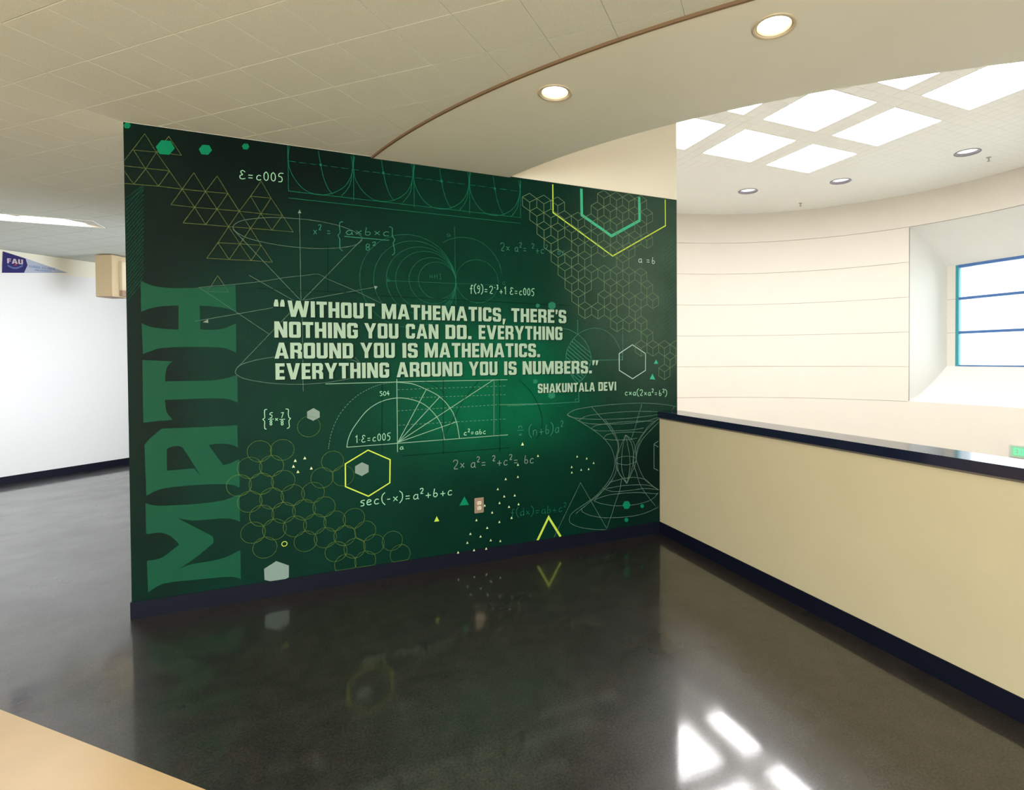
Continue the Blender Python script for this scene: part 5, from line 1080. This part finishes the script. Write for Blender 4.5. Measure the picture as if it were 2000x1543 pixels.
('hatched_edge_band','fstripe',0.0061,[(0.0,2.42),(0.092,2.552)]),
('hatched_edge_band','fstripe',0.0061,[(0.0,2.396),(0.091,2.528)]),
('hatched_edge_band','fstripe',0.0061,[(-0.0,2.372),(0.091,2.503)]),
('hatched_edge_band','fstripe',0.0061,[(-0.001,2.347),(0.091,2.479)]),
('hatched_edge_band','fstripe',0.0061,[(-0.001,2.323),(0.09,2.454)]),
('hatched_edge_band','fstripe',0.0061,[(-0.001,2.299),(0.09,2.43)]),
('hatched_edge_band','fstripe',0.0061,[(-0.002,2.274),(0.09,2.405)]),
('hatched_edge_band','fstripe',0.0061,[(-0.002,2.25),(0.089,2.38)]),
('hatched_edge_band','fstripe',0.0061,[(-0.002,2.226),(0.089,2.356)]),
('hatched_edge_band','fstripe',0.0061,[(-0.003,2.201),(0.089,2.331)]),
('hatched_edge_band','fstripe',0.0061,[(-0.003,2.177),(0.088,2.307)]),
('hatched_edge_band','fstripe',0.0061,[(-0.003,2.153),(0.088,2.282)]),
('hatched_edge_band','fstripe',0.0061,[(-0.004,2.128),(0.088,2.257)]),
('hatched_edge_band','fstripe',0.0061,[(-0.004,2.104),(0.087,2.233)]),
('hatched_edge_band','fstripe',0.0061,[(-0.004,2.08),(0.087,2.208)]),
('hatched_edge_band','fstripe',0.0061,[(-0.005,2.055),(0.087,2.184)]),
('hatched_edge_band','fstripe',0.0061,[(-0.005,2.031),(0.086,2.159)]),
('hatched_edge_band','fstripe',0.0061,[(-0.005,2.007),(0.086,2.135)]),
('hatched_edge_band','fstripe',0.0061,[(-0.006,1.982),(0.086,2.11)]),
('hatched_edge_band','fstripe',0.0061,[(-0.006,1.958),(0.085,2.085)]),
('hatched_edge_band','fstripe',0.0061,[(-0.006,1.934),(0.085,2.061)]),
('hatched_edge_band','fstripe',0.0061,[(-0.007,1.909),(0.085,2.036)]),
('hatched_edge_band','fstripe',0.0082,[(3.803,2.59),(3.923,2.691)]),
('hatched_edge_band','fstripe',0.0082,[(3.803,2.553),(3.923,2.655)]),
('hatched_edge_band','fstripe',0.0082,[(3.803,2.517),(3.923,2.618)]),
('hatched_edge_band','fstripe',0.0082,[(3.802,2.481),(3.923,2.582)]),
('hatched_edge_band','fstripe',0.0082,[(3.802,2.445),(3.922,2.545)]),
('hatched_edge_band','fstripe',0.0082,[(3.802,2.409),(3.922,2.508)]),
('hatched_edge_band','fstripe',0.0082,[(3.802,2.372),(3.922,2.472)]),
('hatched_edge_band','fstripe',0.0082,[(3.802,2.336),(3.922,2.435)]),
('hatched_edge_band','fstripe',0.0082,[(3.802,2.3),(3.922,2.399)]),
('hatched_edge_band','fstripe',0.0082,[(3.802,2.264),(3.922,2.362)]),
('hatched_edge_band','fstripe',0.0082,[(3.802,2.227),(3.922,2.325)]),
('hatched_edge_band','fstripe',0.0082,[(3.801,2.191),(3.922,2.289)]),
('hatched_edge_band','fstripe',0.0082,[(3.801,2.155),(3.921,2.252)]),
('hatched_edge_band','fstripe',0.0082,[(3.801,2.119),(3.921,2.216)]),
('hatched_edge_band','fstripe',0.0082,[(3.801,2.082),(3.921,2.179)]),
('hatched_edge_band','fstripe',0.0082,[(3.801,2.046),(3.921,2.142)]),
('hatched_edge_band','fstripe',0.0082,[(3.801,2.01),(3.921,2.106)]),
('hatched_edge_band','fstripe',0.0082,[(3.801,1.973),(3.921,2.069)]),
('hatched_edge_band','fstripe',0.0082,[(3.801,1.937),(3.921,2.032)]),
('hatched_edge_band','fstripe',0.0082,[(3.8,1.901),(3.921,1.996)]),
('hatched_edge_band','fstripe',0.0082,[(3.8,1.865),(3.92,1.959)]),
('hatched_edge_band','fstripe',0.0082,[(3.8,1.828),(3.92,1.922)]),
('hatched_edge_band','fstripe',0.0082,[(3.8,1.792),(3.92,1.886)]),
('hatched_edge_band','fstripe',0.0082,[(3.8,1.756),(3.92,1.849)]),
('fraction_frame','fteal',0.0053,[(1.19,2.497),(1.187,2.497),(1.181,2.496),(1.176,2.495),(1.172,2.492),(1.169,2.487),(1.168,2.481),(1.167,2.474),(1.167,2.466),(1.168,2.457),(1.169,2.446),(1.171,2.435),(1.171,2.426),(1.169,2.418),(1.164,2.412),(1.16,2.407),(1.158,2.402),(1.159,2.397),(1.162,2.392),(1.166,2.387),(1.168,2.38),(1.169,2.371),(1.168,2.36),(1.168,2.349),(1.168,2.339),(1.168,2.331),(1.168,2.324),(1.168,2.317),(1.17,2.312),(1.173,2.308),(1.178,2.304),(1.183,2.302),(1.187,2.3)]),
('fraction_frame','fteal',0.0055,[(1.489,2.492),(1.493,2.492),(1.499,2.492),(1.505,2.491),(1.51,2.488),(1.511,2.483),(1.512,2.477),(1.511,2.469),(1.511,2.462),(1.511,2.453),(1.511,2.442),(1.511,2.432),(1.513,2.424),(1.516,2.419),(1.521,2.415),(1.525,2.411),(1.527,2.406),(1.525,2.4),(1.522,2.393),(1.518,2.385),(1.516,2.377),(1.517,2.368),(1.519,2.359),(1.522,2.349),(1.524,2.34),(1.524,2.331),(1.525,2.322),(1.524,2.314),(1.522,2.307),(1.519,2.302),(1.514,2.298),(1.509,2.295),(1.505,2.293)]),
('fraction_frame','fteal',0.006,[(1.198,2.399),(1.488,2.397)]),
('fraction_frame','fteal',0.0052,[(2.428,0.991),(2.479,0.992)]),
('fraction_frame','mintline',0.0047,[(0.727,1.167),(0.759,1.167)]),
('fraction_frame','mintline',0.0047,[(0.792,1.163),(0.825,1.163)]),
('fraction_frame','mintline',0.0053,[(0.722,1.232),(0.719,1.232),(0.715,1.232),(0.711,1.231),(0.708,1.229),(0.707,1.224),(0.707,1.217),(0.707,1.21),(0.707,1.203),(0.707,1.196),(0.708,1.189),(0.708,1.182),(0.707,1.177),(0.705,1.174),(0.701,1.172),(0.698,1.171),(0.697,1.169),(0.698,1.166),(0.701,1.163),(0.704,1.16),(0.707,1.155),(0.707,1.148),(0.707,1.14),(0.706,1.132),(0.706,1.125),(0.706,1.119),(0.707,1.114),(0.707,1.11),(0.708,1.107),(0.71,1.105),(0.713,1.105),(0.716,1.104),(0.717,1.104)]),
('fraction_frame','mintline',0.0054,[(0.828,1.23),(0.831,1.23),(0.836,1.23),(0.841,1.229),(0.844,1.226),(0.845,1.22),(0.844,1.212),(0.844,1.204),(0.843,1.196),(0.844,1.19),(0.845,1.184),(0.846,1.178),(0.847,1.174),(0.849,1.171),(0.852,1.17),(0.855,1.169),(0.856,1.167),(0.855,1.165),(0.852,1.161),(0.849,1.157),(0.847,1.152),(0.847,1.145),(0.847,1.137),(0.848,1.128),(0.849,1.121),(0.849,1.116),(0.848,1.112),(0.848,1.109),(0.846,1.106),(0.844,1.104),(0.84,1.103),(0.837,1.102),(0.834,1.102)])]
parts = {}
for part, m, w, pts in LINES: parts.setdefault((part, m), []).append((w, pts))
for (part, m), ls in parts.items():
    if part in ('yellow_hexagon_outline', 'hatched_edge_band', 'fraction_frame', 'dark_line') or m in ('lime', 'mint', 'whiteline'):
        if part == 'hatched_edge_band':
            for lo_, hi_ in ((0, 1), (1, 9)):
                bm = bmesh.new()
                for w, pts in ls:
                    if lo_ <= max(pts[0][0], 0) < hi_: ribbon(bm, [(max(a, .004), b) for a, b in pts], w)
                from_bm(part, bm, INK[m], mural)
            continue
        for w, pts in ls:
            bm = bmesh.new(); ribbon(bm, pts, w); from_bm(part, bm, INK[m], mural)
        continue
    bm = bmesh.new()
    for w, pts in ls: ribbon(bm, pts, w)
    from_bm(part, bm, INK[m], mural)
POLYS = [
('letter_h','math',[[(0.07,2.033),(0.07,2.033),(0.078,2.029),(0.09,2.023),(0.103,2.017),(0.115,2.012),(0.129,2.007),(0.147,2.003),(0.168,2.0),(0.193,1.998),(0.225,1.997),(0.272,1.999),(0.327,2.003),(0.376,2.007),(0.412,2.011),(0.442,2.015),(0.471,2.019),(0.503,2.024),(0.535,2.03),(0.556,2.034),(0.557,1.858),(0.554,1.861),(0.55,1.865),(0.542,1.869),(0.529,1.874),(0.512,1.88),(0.493,1.885),(0.475,1.888),(0.454,1.891),(0.433,1.893),(0.409,1.894),(0.383,1.894),(0.365,1.894),(0.365,1.747),(0.382,1.746),(0.407,1.745),(0.431,1.745),(0.452,1.747),(0.472,1.75),(0.492,1.756),(0.515,1.767),(0.539,1.78),(0.556,1.789),(0.555,1.599),(0.546,1.605),(0.535,1.613),(0.52,1.62),(0.508,1.626),(0.493,1.631),(0.466,1.635),(0.42,1.637),(0.364,1.638),(0.312,1.638),(0.269,1.637),(0.23,1.636),(0.198,1.633),(0.175,1.631),(0.159,1.629),(0.142,1.624),(0.118,1.614),(0.093,1.602),(0.075,1.594),(0.071,1.78),(0.08,1.774),(0.094,1.767),(0.11,1.76),(0.13,1.755),(0.153,1.751),(0.177,1.748),(0.205,1.746),(0.233,1.745),(0.254,1.745),(0.255,1.893),(0.234,1.891),(0.205,1.888),(0.179,1.885),(0.159,1.882),(0.141,1.877),(0.123,1.872),(0.103,1.864),(0.083,1.854),(0.07,1.847)]]),
('letter_t','math',[[(0.072,1.558),(0.141,1.554),(0.222,1.548),(0.222,1.548),(0.216,1.543),(0.207,1.536),(0.2,1.527),(0.194,1.517),(0.19,1.504),(0.187,1.489),(0.184,1.467),(0.183,1.444),(0.181,1.427),(0.181,1.427),(0.215,1.427),(0.263,1.427),(0.309,1.427),(0.351,1.427),(0.392,1.427),(0.427,1.428),(0.455,1.431),(0.478,1.436),(0.5,1.441),(0.523,1.448),(0.544,1.456),(0.559,1.462),(0.559,1.281),(0.551,1.286),(0.538,1.294),(0.523,1.301),(0.508,1.306),(0.49,1.31),(0.462,1.313),(0.416,1.315),(0.361,1.315),(0.308,1.315),(0.259,1.314),(0.212,1.314),(0.18,1.314),(0.18,1.314),(0.181,1.297),(0.182,1.274),(0.184,1.254),(0.187,1.24),(0.191,1.229),(0.197,1.219),(0.204,1.208),(0.213,1.197),(0.219,1.19),(0.136,1.187),(0.071,1.18)]]),
('letter_a','math',[[(0.16,1.139),(0.198,1.139),(0.253,1.138),(0.306,1.138),(0.347,1.137),(0.384,1.137),(0.424,1.137),(0.471,1.137),(0.52,1.138),(0.555,1.139),(0.557,0.994),(0.547,1.0),(0.534,1.009),(0.519,1.016),(0.504,1.021),(0.489,1.024),(0.47,1.026),(0.445,1.027),(0.418,1.025),(0.398,1.024),(0.475,0.89),(0.484,0.891),(0.497,0.893),(0.511,0.897),(0.529,0.904),(0.548,0.914),(0.562,0.921),(0.563,0.737),(0.553,0.743),(0.537,0.753),(0.516,0.76),(0.488,0.766),(0.455,0.77),(0.419,0.773),(0.381,0.776),(0.341,0.777),(0.301,0.778),(0.26,0.778),(0.22,0.777),(0.186,0.775),(0.163,0.772),(0.146,0.769),(0.13,0.764),(0.111,0.755),(0.092,0.744),(0.08,0.736),(0.075,1.047),(0.101,1.082)],[(0.184,1.008),(0.197,1.022),(0.229,1.029),(0.26,1.023),(0.292,0.962),(0.359,0.825),(0.321,0.882),(0.184,0.88)]]),
('letter_m','math',[[(0.075,0.694),(0.086,0.688),(0.104,0.679),(0.129,0.672),(0.162,0.667),(0.201,0.665),(0.242,0.662),(0.28,0.66),(0.319,0.659),(0.358,0.659),(0.399,0.66),(0.44,0.662),(0.478,0.666),(0.512,0.676),(0.541,0.688),(0.562,0.696),(0.562,0.517),(0.55,0.524),(0.532,0.534),(0.513,0.542),(0.495,0.547),(0.475,0.549),(0.452,0.552),(0.421,0.553),(0.387,0.554),(0.357,0.555),(0.335,0.556),(0.317,0.557),(0.298,0.56),(0.275,0.567),(0.251,0.575),(0.235,0.581),(0.412,0.445),(0.418,0.423),(0.414,0.399),(0.33,0.329),(0.23,0.262),(0.23,0.262),(0.246,0.269),(0.268,0.278),(0.294,0.285),(0.324,0.287),(0.357,0.288),(0.389,0.288),(0.417,0.291),(0.445,0.294),(0.473,0.299),(0.505,0.31),(0.538,0.324),(0.561,0.334),(0.562,0.145),(0.553,0.152),(0.538,0.161),(0.52,0.168),(0.501,0.173),(0.479,0.175),(0.447,0.178),(0.401,0.181),(0.346,0.184),(0.293,0.186),(0.244,0.19),(0.196,0.192),(0.156,0.19),(0.123,0.178),(0.097,0.161),(0.08,0.149),(0.077,0.343),(0.077,0.343),(0.093,0.343),(0.115,0.343),(0.135,0.346),(0.151,0.351),(0.165,0.359),(0.181,0.369),(0.201,0.386),(0.224,0.405),(0.239,0.419),(0.239,0.419),(0.228,0.436),(0.211,0.459),(0.193,0.479),(0.176,0.491),(0.157,0.5),(0.137,0.506),(0.115,0.507),(0.092,0.505),(0.076,0.504)]]),
('green_hexagon','teal',[[(0.036,2.951),(0.026,2.934),(0.008,2.933),(0.001,2.949),(0.012,2.966),(0.029,2.967)]]),
('green_hexagon','teal',[[(0.249,2.851),(0.221,2.808),(0.173,2.805),(0.155,2.846),(0.183,2.89),(0.23,2.893)]]),
('green_hexagon','teal',[[(0.441,2.869),(0.42,2.837),(0.385,2.836),(0.372,2.865),(0.392,2.896),(0.427,2.898)]]),
('green_hexagon','teal',[[(0.643,2.922),(0.631,2.903),(0.61,2.902),(0.602,2.92),(0.614,2.939),(0.635,2.94)]]),
('green_hexagon','teal',[[(3.448,0.286),(3.428,0.255),(3.388,0.259),(3.368,0.295),(3.388,0.326),(3.428,0.321)]]),
('green_hexagon','teal',[[(3.583,0.26),(3.573,0.245),(3.554,0.248),(3.544,0.265),(3.554,0.28),(3.573,0.278)]]),
('green_hexagon','teal',[[(3.427,0.159),(3.416,0.143),(3.395,0.146),(3.385,0.165),(3.395,0.181),(3.416,0.178)]]),
('green_hexagon','teal2',[[(2.759,1.966),(2.728,1.947),(2.697,1.962),(2.696,1.995),(2.727,2.013),(2.758,1.999)]]),
('green_hexagon','teal2',[[(2.623,1.968),(2.607,1.958),(2.59,1.966),(2.59,1.984),(2.606,1.994),(2.623,1.986)]]),
('green_hexagon','teal2',[[(2.599,1.363),(2.581,1.354),(2.563,1.363),(2.562,1.383),(2.58,1.393),(2.598,1.383)]]),
('green_hexagon','teal2',[[(2.75,1.244),(2.721,1.229),(2.691,1.245),(2.691,1.276),(2.719,1.292),(2.749,1.276)]]),
('wave_node','wave',[[(1.063,2.866),(1.057,2.858),(1.048,2.86),(1.046,2.869),(1.053,2.877),(1.061,2.875)]]),
('wave_node','wave',[[(1.464,2.866),(1.456,2.858),(1.447,2.859),(1.445,2.869),(1.452,2.877),(1.462,2.875)]]),
('wave_node','wave',[[(1.868,2.862),(1.86,2.853),(1.85,2.855),(1.848,2.865),(1.856,2.874),(1.866,2.872)]]),
('wave_node','wave',[[(2.273,2.855),(2.265,2.847),(2.254,2.848),(2.251,2.859),(2.26,2.868),(2.271,2.866)]]),
('arrow_head','pale2',[[(0.926,2.552),(0.915,2.527),(0.936,2.529)]]),
('arrow_head','pale2',[[(1.409,2.067),(1.385,2.07),(1.393,2.045)]]),
('arrow_head','pale2',[[(0.379,1.792),(0.406,1.811),(0.408,1.789)]]),
('pale_hexagon','greyhex',[[(1.293,0.838),(1.336,0.814),(1.336,0.766),(1.292,0.742),(1.248,0.767),(1.249,0.814)]]),
('pale_hexagon','greyhex',[[(0.994,1.229),(1.031,1.204),(1.031,1.165),(0.991,1.144),(0.955,1.164),(0.955,1.207)]]),
('pale_hexagon','greyhex',[[(0.762,0.231),(0.835,0.19),(0.834,0.112),(0.768,0.084),(0.694,0.119),(0.692,0.191)]]),
('teal_triangle','mint',[[(3.712,1.542),(3.689,1.504),(3.734,1.504)]]),
('teal_triangle','mint',[[(3.673,1.417),(3.646,1.37),(3.703,1.365)]]),
('teal_triangle','teal',[[(2.008,0.52),(1.969,0.455),(2.042,0.452)]])]
for part, m, rings in POLYS:
    bm = bmesh.new(); y = next_y(); flat = [p for r in rings for p in r]
    v = [bm.verts.new((a, y, b)) for a, b in flat]
    for tr in tessellate_polygon([[Vector((a, b, 0)) for a, b in r] for r in rings]):
        try: bm.faces.new([v[i] for i in tr])
        except ValueError: pass
    o = from_bm(part, bm, INK[m], mural)
# interlocking rings, lower left
y0 = 0
RINGS = [(0.675, 0.962), (0.806, 0.961), (0.619, 0.859), (0.743, 0.861), (0.559, 0.751), (0.683, 0.749), (0.809, 0.757), (0.617, 0.64), (0.741, 0.647), (0.864, 0.656), (0.985, 0.66), (0.683, 0.541), (0.809, 0.545), (0.93, 0.55), (1.051, 0.555), (0.633, 0.437), (0.755, 0.442), (0.874, 0.446), (0.993, 0.445), (1.116, 0.45), (1.238, 0.453), (0.699, 0.33), (0.936, 0.337), (1.057, 0.344), (1.178, 0.341), (1.31, 0.355), (1.122, 0.239), (1.24, 0.244), (1.366, 0.253), (1.489, 0.259), (1.18, 0.142), (1.308, 0.145), (1.542, 0.155), (0.965, 1.106), (1.107, 0.861), (1.041, 0.754), (1.172, 0.755)]
for k, (cx_, cz_) in enumerate(RINGS):
    bm = bmesh.new(); R_ = .069
    ribbon(bm, [(cx_ + R_*cos(2*pi*q/40), max(cz_ + R_*sin(2*pi*q/40), .107)) for q in range(41)], .0036)
    from_bm('ring', bm, INK['ring'], mural)
bm = bmesh.new(); cx_, cz_ = (0.811, 0.338)
ribbon(bm, [(cx_ + .0155*cos(2*pi*q/24), cz_ + .0155*sin(2*pi*q/24)) for q in range(25)], .0048); from_bm('ring', bm, INK['lime'], mural)
# cube lattice, upper right: every cell a hexagon with a Y in it
LAT = {'s': 0.1195, 'h': 0.1043, 'x0': 2.543, 'z0': 2.787, 'cells': [(0, 0), (0, 1), (0, 2), (0, 3), (0, 4), (0, 5), (0, 6), (0, 7), (0, 8), (1, 0), (1, 1), (1, 2), (1, 4), (1, 5), (1, 6), (1, 8), (2, 0), (2, 1), (2, 2), (2, 3), (2, 4), (2, 5), (2, 7), (2, 8), (2, 9), (3, 1), (3, 2), (3, 3), (3, 5), (3, 6), (3, 7), (3, 9), (3, 11), (4, 1), (4, 2), (4, 3), (4, 5), (4, 6), (4, 7), (4, 8), (4, 9), (4, 10), (4, 11), (4, 13), (5, 0), (5, 1), (5, 2), (5, 3), (5, 4), (5, 5), (5, 7), (5, 11), (5, 12), (6, -1), (6, 0), (6, 1), (6, 2), (6, 3), (6, 5), (6, 6), (6, 7), (6, 11), (7, -1), (7, 0), (7, 2), (8, -1), (8, 0), (8, 1), (8, 2), (9, -1), (9, 0)]}
edges = set(); s_ = LAT['s']; h_ = LAT['h']; rv = s_/sqrt(3)
def key(p): return (round(p[0], 3), round(p[1], 3))
seen = []
def addedge(a, b):
    for c, d in seen:
        if (abs(c[0]-a[0]) + abs(c[1]-a[1]) + abs(d[0]-b[0]) + abs(d[1]-b[1]) < .012) or (abs(c[0]-b[0]) + abs(c[1]-b[1]) + abs(d[0]-a[0]) + abs(d[1]-a[1]) < .012): return
    seen.append((a, b))
ZT = H - .012
for i, j in LAT['cells']:
    cx_ = LAT['x0'] + s_*(i + j/2); cz_ = LAT['z0'] - h_*j; hr = h_*2/3
    V = [(cx_, cz_ + hr), (cx_ + s_/2, cz_ + hr/2), (cx_ + s_/2, cz_ - hr/2), (cx_, cz_ - hr), (cx_ - s_/2, cz_ - hr/2), (cx_ - s_/2, cz_ + hr/2)]
    for k in range(6): addedge(V[k], V[(k+1) % 6])
    c = (cx_, cz_)
    addedge(c, V[1]); addedge(c, V[5]); addedge(c, V[3])
bm = bmesh.new()
for a, b in seen:
    if min(a[1], b[1]) > ZT or min(a[0], b[0]) > W_END - .01: continue
    if a[1] > ZT: a, b = b, a
    if b[1] > ZT: t_ = (ZT - a[1])/(b[1]-a[1]); b = (a[0] + (b[0]-a[0])*t_, ZT)
    XM = W_END - .012
    if a[0] > XM: a, b = b, a
    if b[0] > XM: t_ = (XM - a[0])/(b[0]-a[0]); b = (XM, a[1] + (b[1]-a[1])*t_)
    ribbon(bm, [a, b], .0046)
from_bm('cube_lattice', bm, INK['cube'], mural)
for x, z, sz in [(2.43, 0.724, 0.0088), (2.469, 0.884, 0.012), (2.429, 0.629, 0.0088), (2.33, 0.621, 0.0088), (2.266, 0.55, 0.0088), (2.317, 0.488, 0.0088), (2.402, 0.486, 0.0088), (2.279, 0.441, 0.0088), (2.433, 0.413, 0.0088), (2.355, 0.402, 0.0088), (2.162, 0.435, 0.0088), (2.22, 0.374, 0.0088), (2.375, 0.313, 0.0088), (2.097, 0.331, 0.0088), (2.277, 0.294, 0.0088), (2.18, 0.261, 0.0088), (2.05, 0.233, 0.0088), (2.128, 0.202, 0.0088), (2.207, 0.162, 0.0088), (2.283, 0.145, 0.0088), (2.026, 0.169, 0.0088), (2.077, 0.105, 0.0088), (2.171, 0.102, 0.0088), (1.956, 0.106, 0.0088), (2.598, 0.781, 0.0088), (1.801, 0.377, 0.0185), (2.941, 0.748, 0.0085), (3.028, 0.725, 0.0085), (3.092, 0.682, 0.0085), (2.891, 0.666, 0.0085), (3.045, 0.635, 0.0085), (2.977, 0.635, 0.0085), (2.892, 0.621, 0.0085), (0.938, 0.898, 0.009), (0.881, 0.885, 0.009), (0.87, 0.848, 0.009), (0.976, 0.826, 0.009), (0.896, 0.81, 0.009)]:
    bm = bmesh.new(); y = next_y(); v = [bm.verts.new(c) for c in ((x - sz, y, z - sz), (x + sz, y, z - sz), (x, y, z + sz*1.1))]; bm.faces.new(v)
    from_bm('triangle_mark', bm, INK['lime'] if sz > .018 else INK['mark'], mural)
for s, x0, z0, x1, z1, h, m, w in [('E=c005', 0.583, 2.709, 0.834, 2.721, 0.0567, 'mintline', 0.0056), ('x^2^ =', 1.003, 2.389, 1.119, 2.399, 0.059, 'fteal', 0.0052), ('axbxc', 1.202, 2.41, 1.496, 2.426, 0.0538, 'fteal', 0.0053), ('8^2^', 1.326, 2.311, 1.403, 2.328, 0.0431, 'fteal', 0.0054), ('2x a^2^= ^2^+c^2^= bc', 2.298, 2.387, 2.848, 2.392, 0.061, 'fteal', 0.0055), ('f(9)=2^-3^+1 E=c005', 2.057, 2.056, 2.577, 2.052, 0.0555, 'mintline', 0.0058), ('a =b', 3.529, 2.381, 3.706, 2.379, 0.0582, 'whiteline', 0.0067), ('SO4', 1.413, 1.298, 1.482, 1.299, 0.0326, 'mintline', 0.0051), ('1.E=c005', 1.249, 0.976, 1.485, 0.982, 0.0503, 'mintline', 0.0053), ('a', 1.544, 0.908, 1.572, 0.909, 0.033, 'mintline', 0.0051), ('c^2^=abc', 2.005, 0.981, 2.178, 0.982, 0.0388, 'mintline', 0.0054), ('2x a^2^= ^2^+c^2^= bc', 1.919, 0.734, 2.567, 0.725, 0.0669, 'pale2', 0.0065), ('sec(-x)=a^2^+b+c', 1.274, 0.534, 1.921, 0.542, 0.0626, 'mintline', 0.0068), ('(n+b)a^2^', 2.517, 0.941, 2.821, 0.955, 0.078, 'fteal', 0.0061), ('n', 2.433, 1.007, 2.471, 1.008, 0.0322, 'fteal', 0.0056), ('x', 2.432, 0.946, 2.47, 0.948, 0.0322, 'fteal', 0.0056), ('f(dx)=ab+c^2^', 2.361, 0.321, 2.844, 0.306, 0.0612, 'fgreen', 0.006), ('cxa(2xa^2^=b^2^)', 3.391, 1.237, 3.825, 1.218, 0.0492, 'mintline', 0.0066), ('b', 1.469, 2.102, 1.497, 2.103, 0.0364, 'fgreen', 0.0044), ('NH3', 1.764, 2.144, 1.852, 2.141, 0.0377, 'fgreen', 0.0045), ('c', 2.313, 2.127, 2.345, 2.129, 0.0357, 'fgreen', 0.0048), ('a', 1.889, 2.46, 1.922, 2.46, 0.0342, 'fgreen', 0.0046), ('5', 0.733, 1.176, 0.754, 1.177, 0.0335, 'mintline', 0.005), ('8', 0.733, 1.129, 0.753, 1.13, 0.0301, 'mintline', 0.005), ('7', 0.798, 1.173, 0.819, 1.174, 0.0337, 'mintline', 0.0051), ('8', 0.797, 1.126, 0.818, 1.126, 0.0304, 'mintline', 0.0051), ('x', 0.765, 1.155, 0.786, 1.153, 0.0302, 'mintline', 0.0047)]:
    for bm in hand_text(s, x0, z0, x1, z1, h, w): from_bm('formula', bm, INK[m], mural)
QUOTE = [(0, '"', 0.769, 1.838, 0.831, 0.107), (0, 'WITHOUT', 0.848, 1.839, 1.388, 0.107), (0, 'MATHEMATICS,', 1.434, 1.84, 2.339, 0.107), (0, "THERE'S", 2.385, 1.841, 2.85, 0.107), (1, 'NOTHING', 0.77, 1.701, 1.276, 0.106), (1, 'YOU', 1.318, 1.702, 1.545, 0.106), (1, 'CAN', 1.596, 1.703, 1.826, 0.106), (1, 'DO.', 1.877, 1.703, 2.071, 0.106), (1, 'EVERYTHING', 2.126, 1.704, 2.815, 0.107), (2, 'AROUND', 0.769, 1.563, 1.245, 0.105), (2, 'YOU', 1.291, 1.565, 1.519, 0.106), (2, 'IS', 1.571, 1.565, 1.677, 0.106), (2, 'MATHEMATICS.', 1.725, 1.566, 2.621, 0.108), (3, 'EVERYTHING', 0.773, 1.425, 1.479, 0.107), (3, 'AROUND', 1.53, 1.427, 2.0, 0.106), (3, 'YOU', 2.048, 1.429, 2.27, 0.105), (3, 'IS', 2.324, 1.429, 2.425, 0.105), (3, 'NUMBERS.', 2.474, 1.43, 3.079, 0.104), (3, '~', 3.084, 1.431, 3.142, 0.104), (4, 'SHAKUNTALA', 2.6, 1.28, 3.107, 0.074), (4, 'DEVI', 3.139, 1.281, 3.309, 0.074)]
ys_ = next_y()
for ln in range(5):
    ws = [q for q in QUOTE if q[0] == ln]
    off = .006
    for _, word, x0, z, x1, h in ws:
        bm = bmesh.new()
        block_text(bm, word, lambda u, v: (x0 + (x1-x0)*u, ys_ - .00018, z + h*v))
        wd = from_bm('attribution_word' if ln == 4 else 'quotation_word', bm, INK['quote'], mural)
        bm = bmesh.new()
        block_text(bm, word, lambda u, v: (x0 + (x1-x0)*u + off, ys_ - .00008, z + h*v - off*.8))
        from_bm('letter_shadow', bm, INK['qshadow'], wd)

# ------------------------------------------------------------------ outlet on the mural
t = thing('wall_outlet', 'brushed steel duplex outlet plate low on the green mural wall', 'outlet', (2.119, -.0045, .440))
def obox(name, m, b, bev=.0, parent=t): return boxo(name, m, b, parent, bev)
obox('plate', M_steel, (-.036, .036, -.006, .001, -.058, .058), .0025)
for zc in (.0195, -.0195):
    bm = bmesh.new(); n = 20; pr = []
    for k in range(n):
        a = 2*pi*k/n; pr.append((max(-.0155, min(.0155, .018*cos(a))), zc + max(-.0135, min(.0135, .018*sin(a)))))
    lo = [bm.verts.new((a, -.006, b)) for a, b in pr]; hi = [bm.verts.new((a, -.0085, b)) for a, b in pr]
    bm.faces.new(hi)
    for k in range(n): bm.faces.new([lo[k], lo[(k+1) % n], hi[(k+1) % n], hi[k]])
    bmesh.ops.recalc_face_normals(bm, faces=bm.faces[:])
    rc = from_bm('receptacle', bm, M_ivory, t)
    for xx in (-.0062, .0062):
        boxo('slot', M_black, (xx - .0012, xx + .0012, -.0088, -.0084, zc - .001, zc + .0075), rc)
    boxo('slot', M_black, (-.0022, .0022, -.0088, -.0084, zc - .0095, zc - .0055), rc)
obox('screw', M_steel, (-.0028, .0028, -.0075, -.0058, -.0028, .0028), .0008)

# ------------------------------------------------------------------ exit sign beyond the half wall
SX, SY, SZ = (14.548, 2.502, -0.362)
t = thing('exit_sign', 'small green exit sign on the far atrium wall just above the half wall cap', 'sign', (SX, SY, SZ), -1.6089)
t.scale = (1.3, 1.3, 1.3)
boxo('housing', M_exitb, (-.17, .17, -.045, 0, -.20, 0), t, .004)
boxo('face', M_exit, (-.14, .15, -.048, -.0455, -.185, -.012), t)
bm = bmesh.new(); block_text(bm, 'EXIT', lambda u, v: (-.09 + .20*u, -.0495, -.15 + .11*v)); from_bm('letters', bm, M_exitl, t)
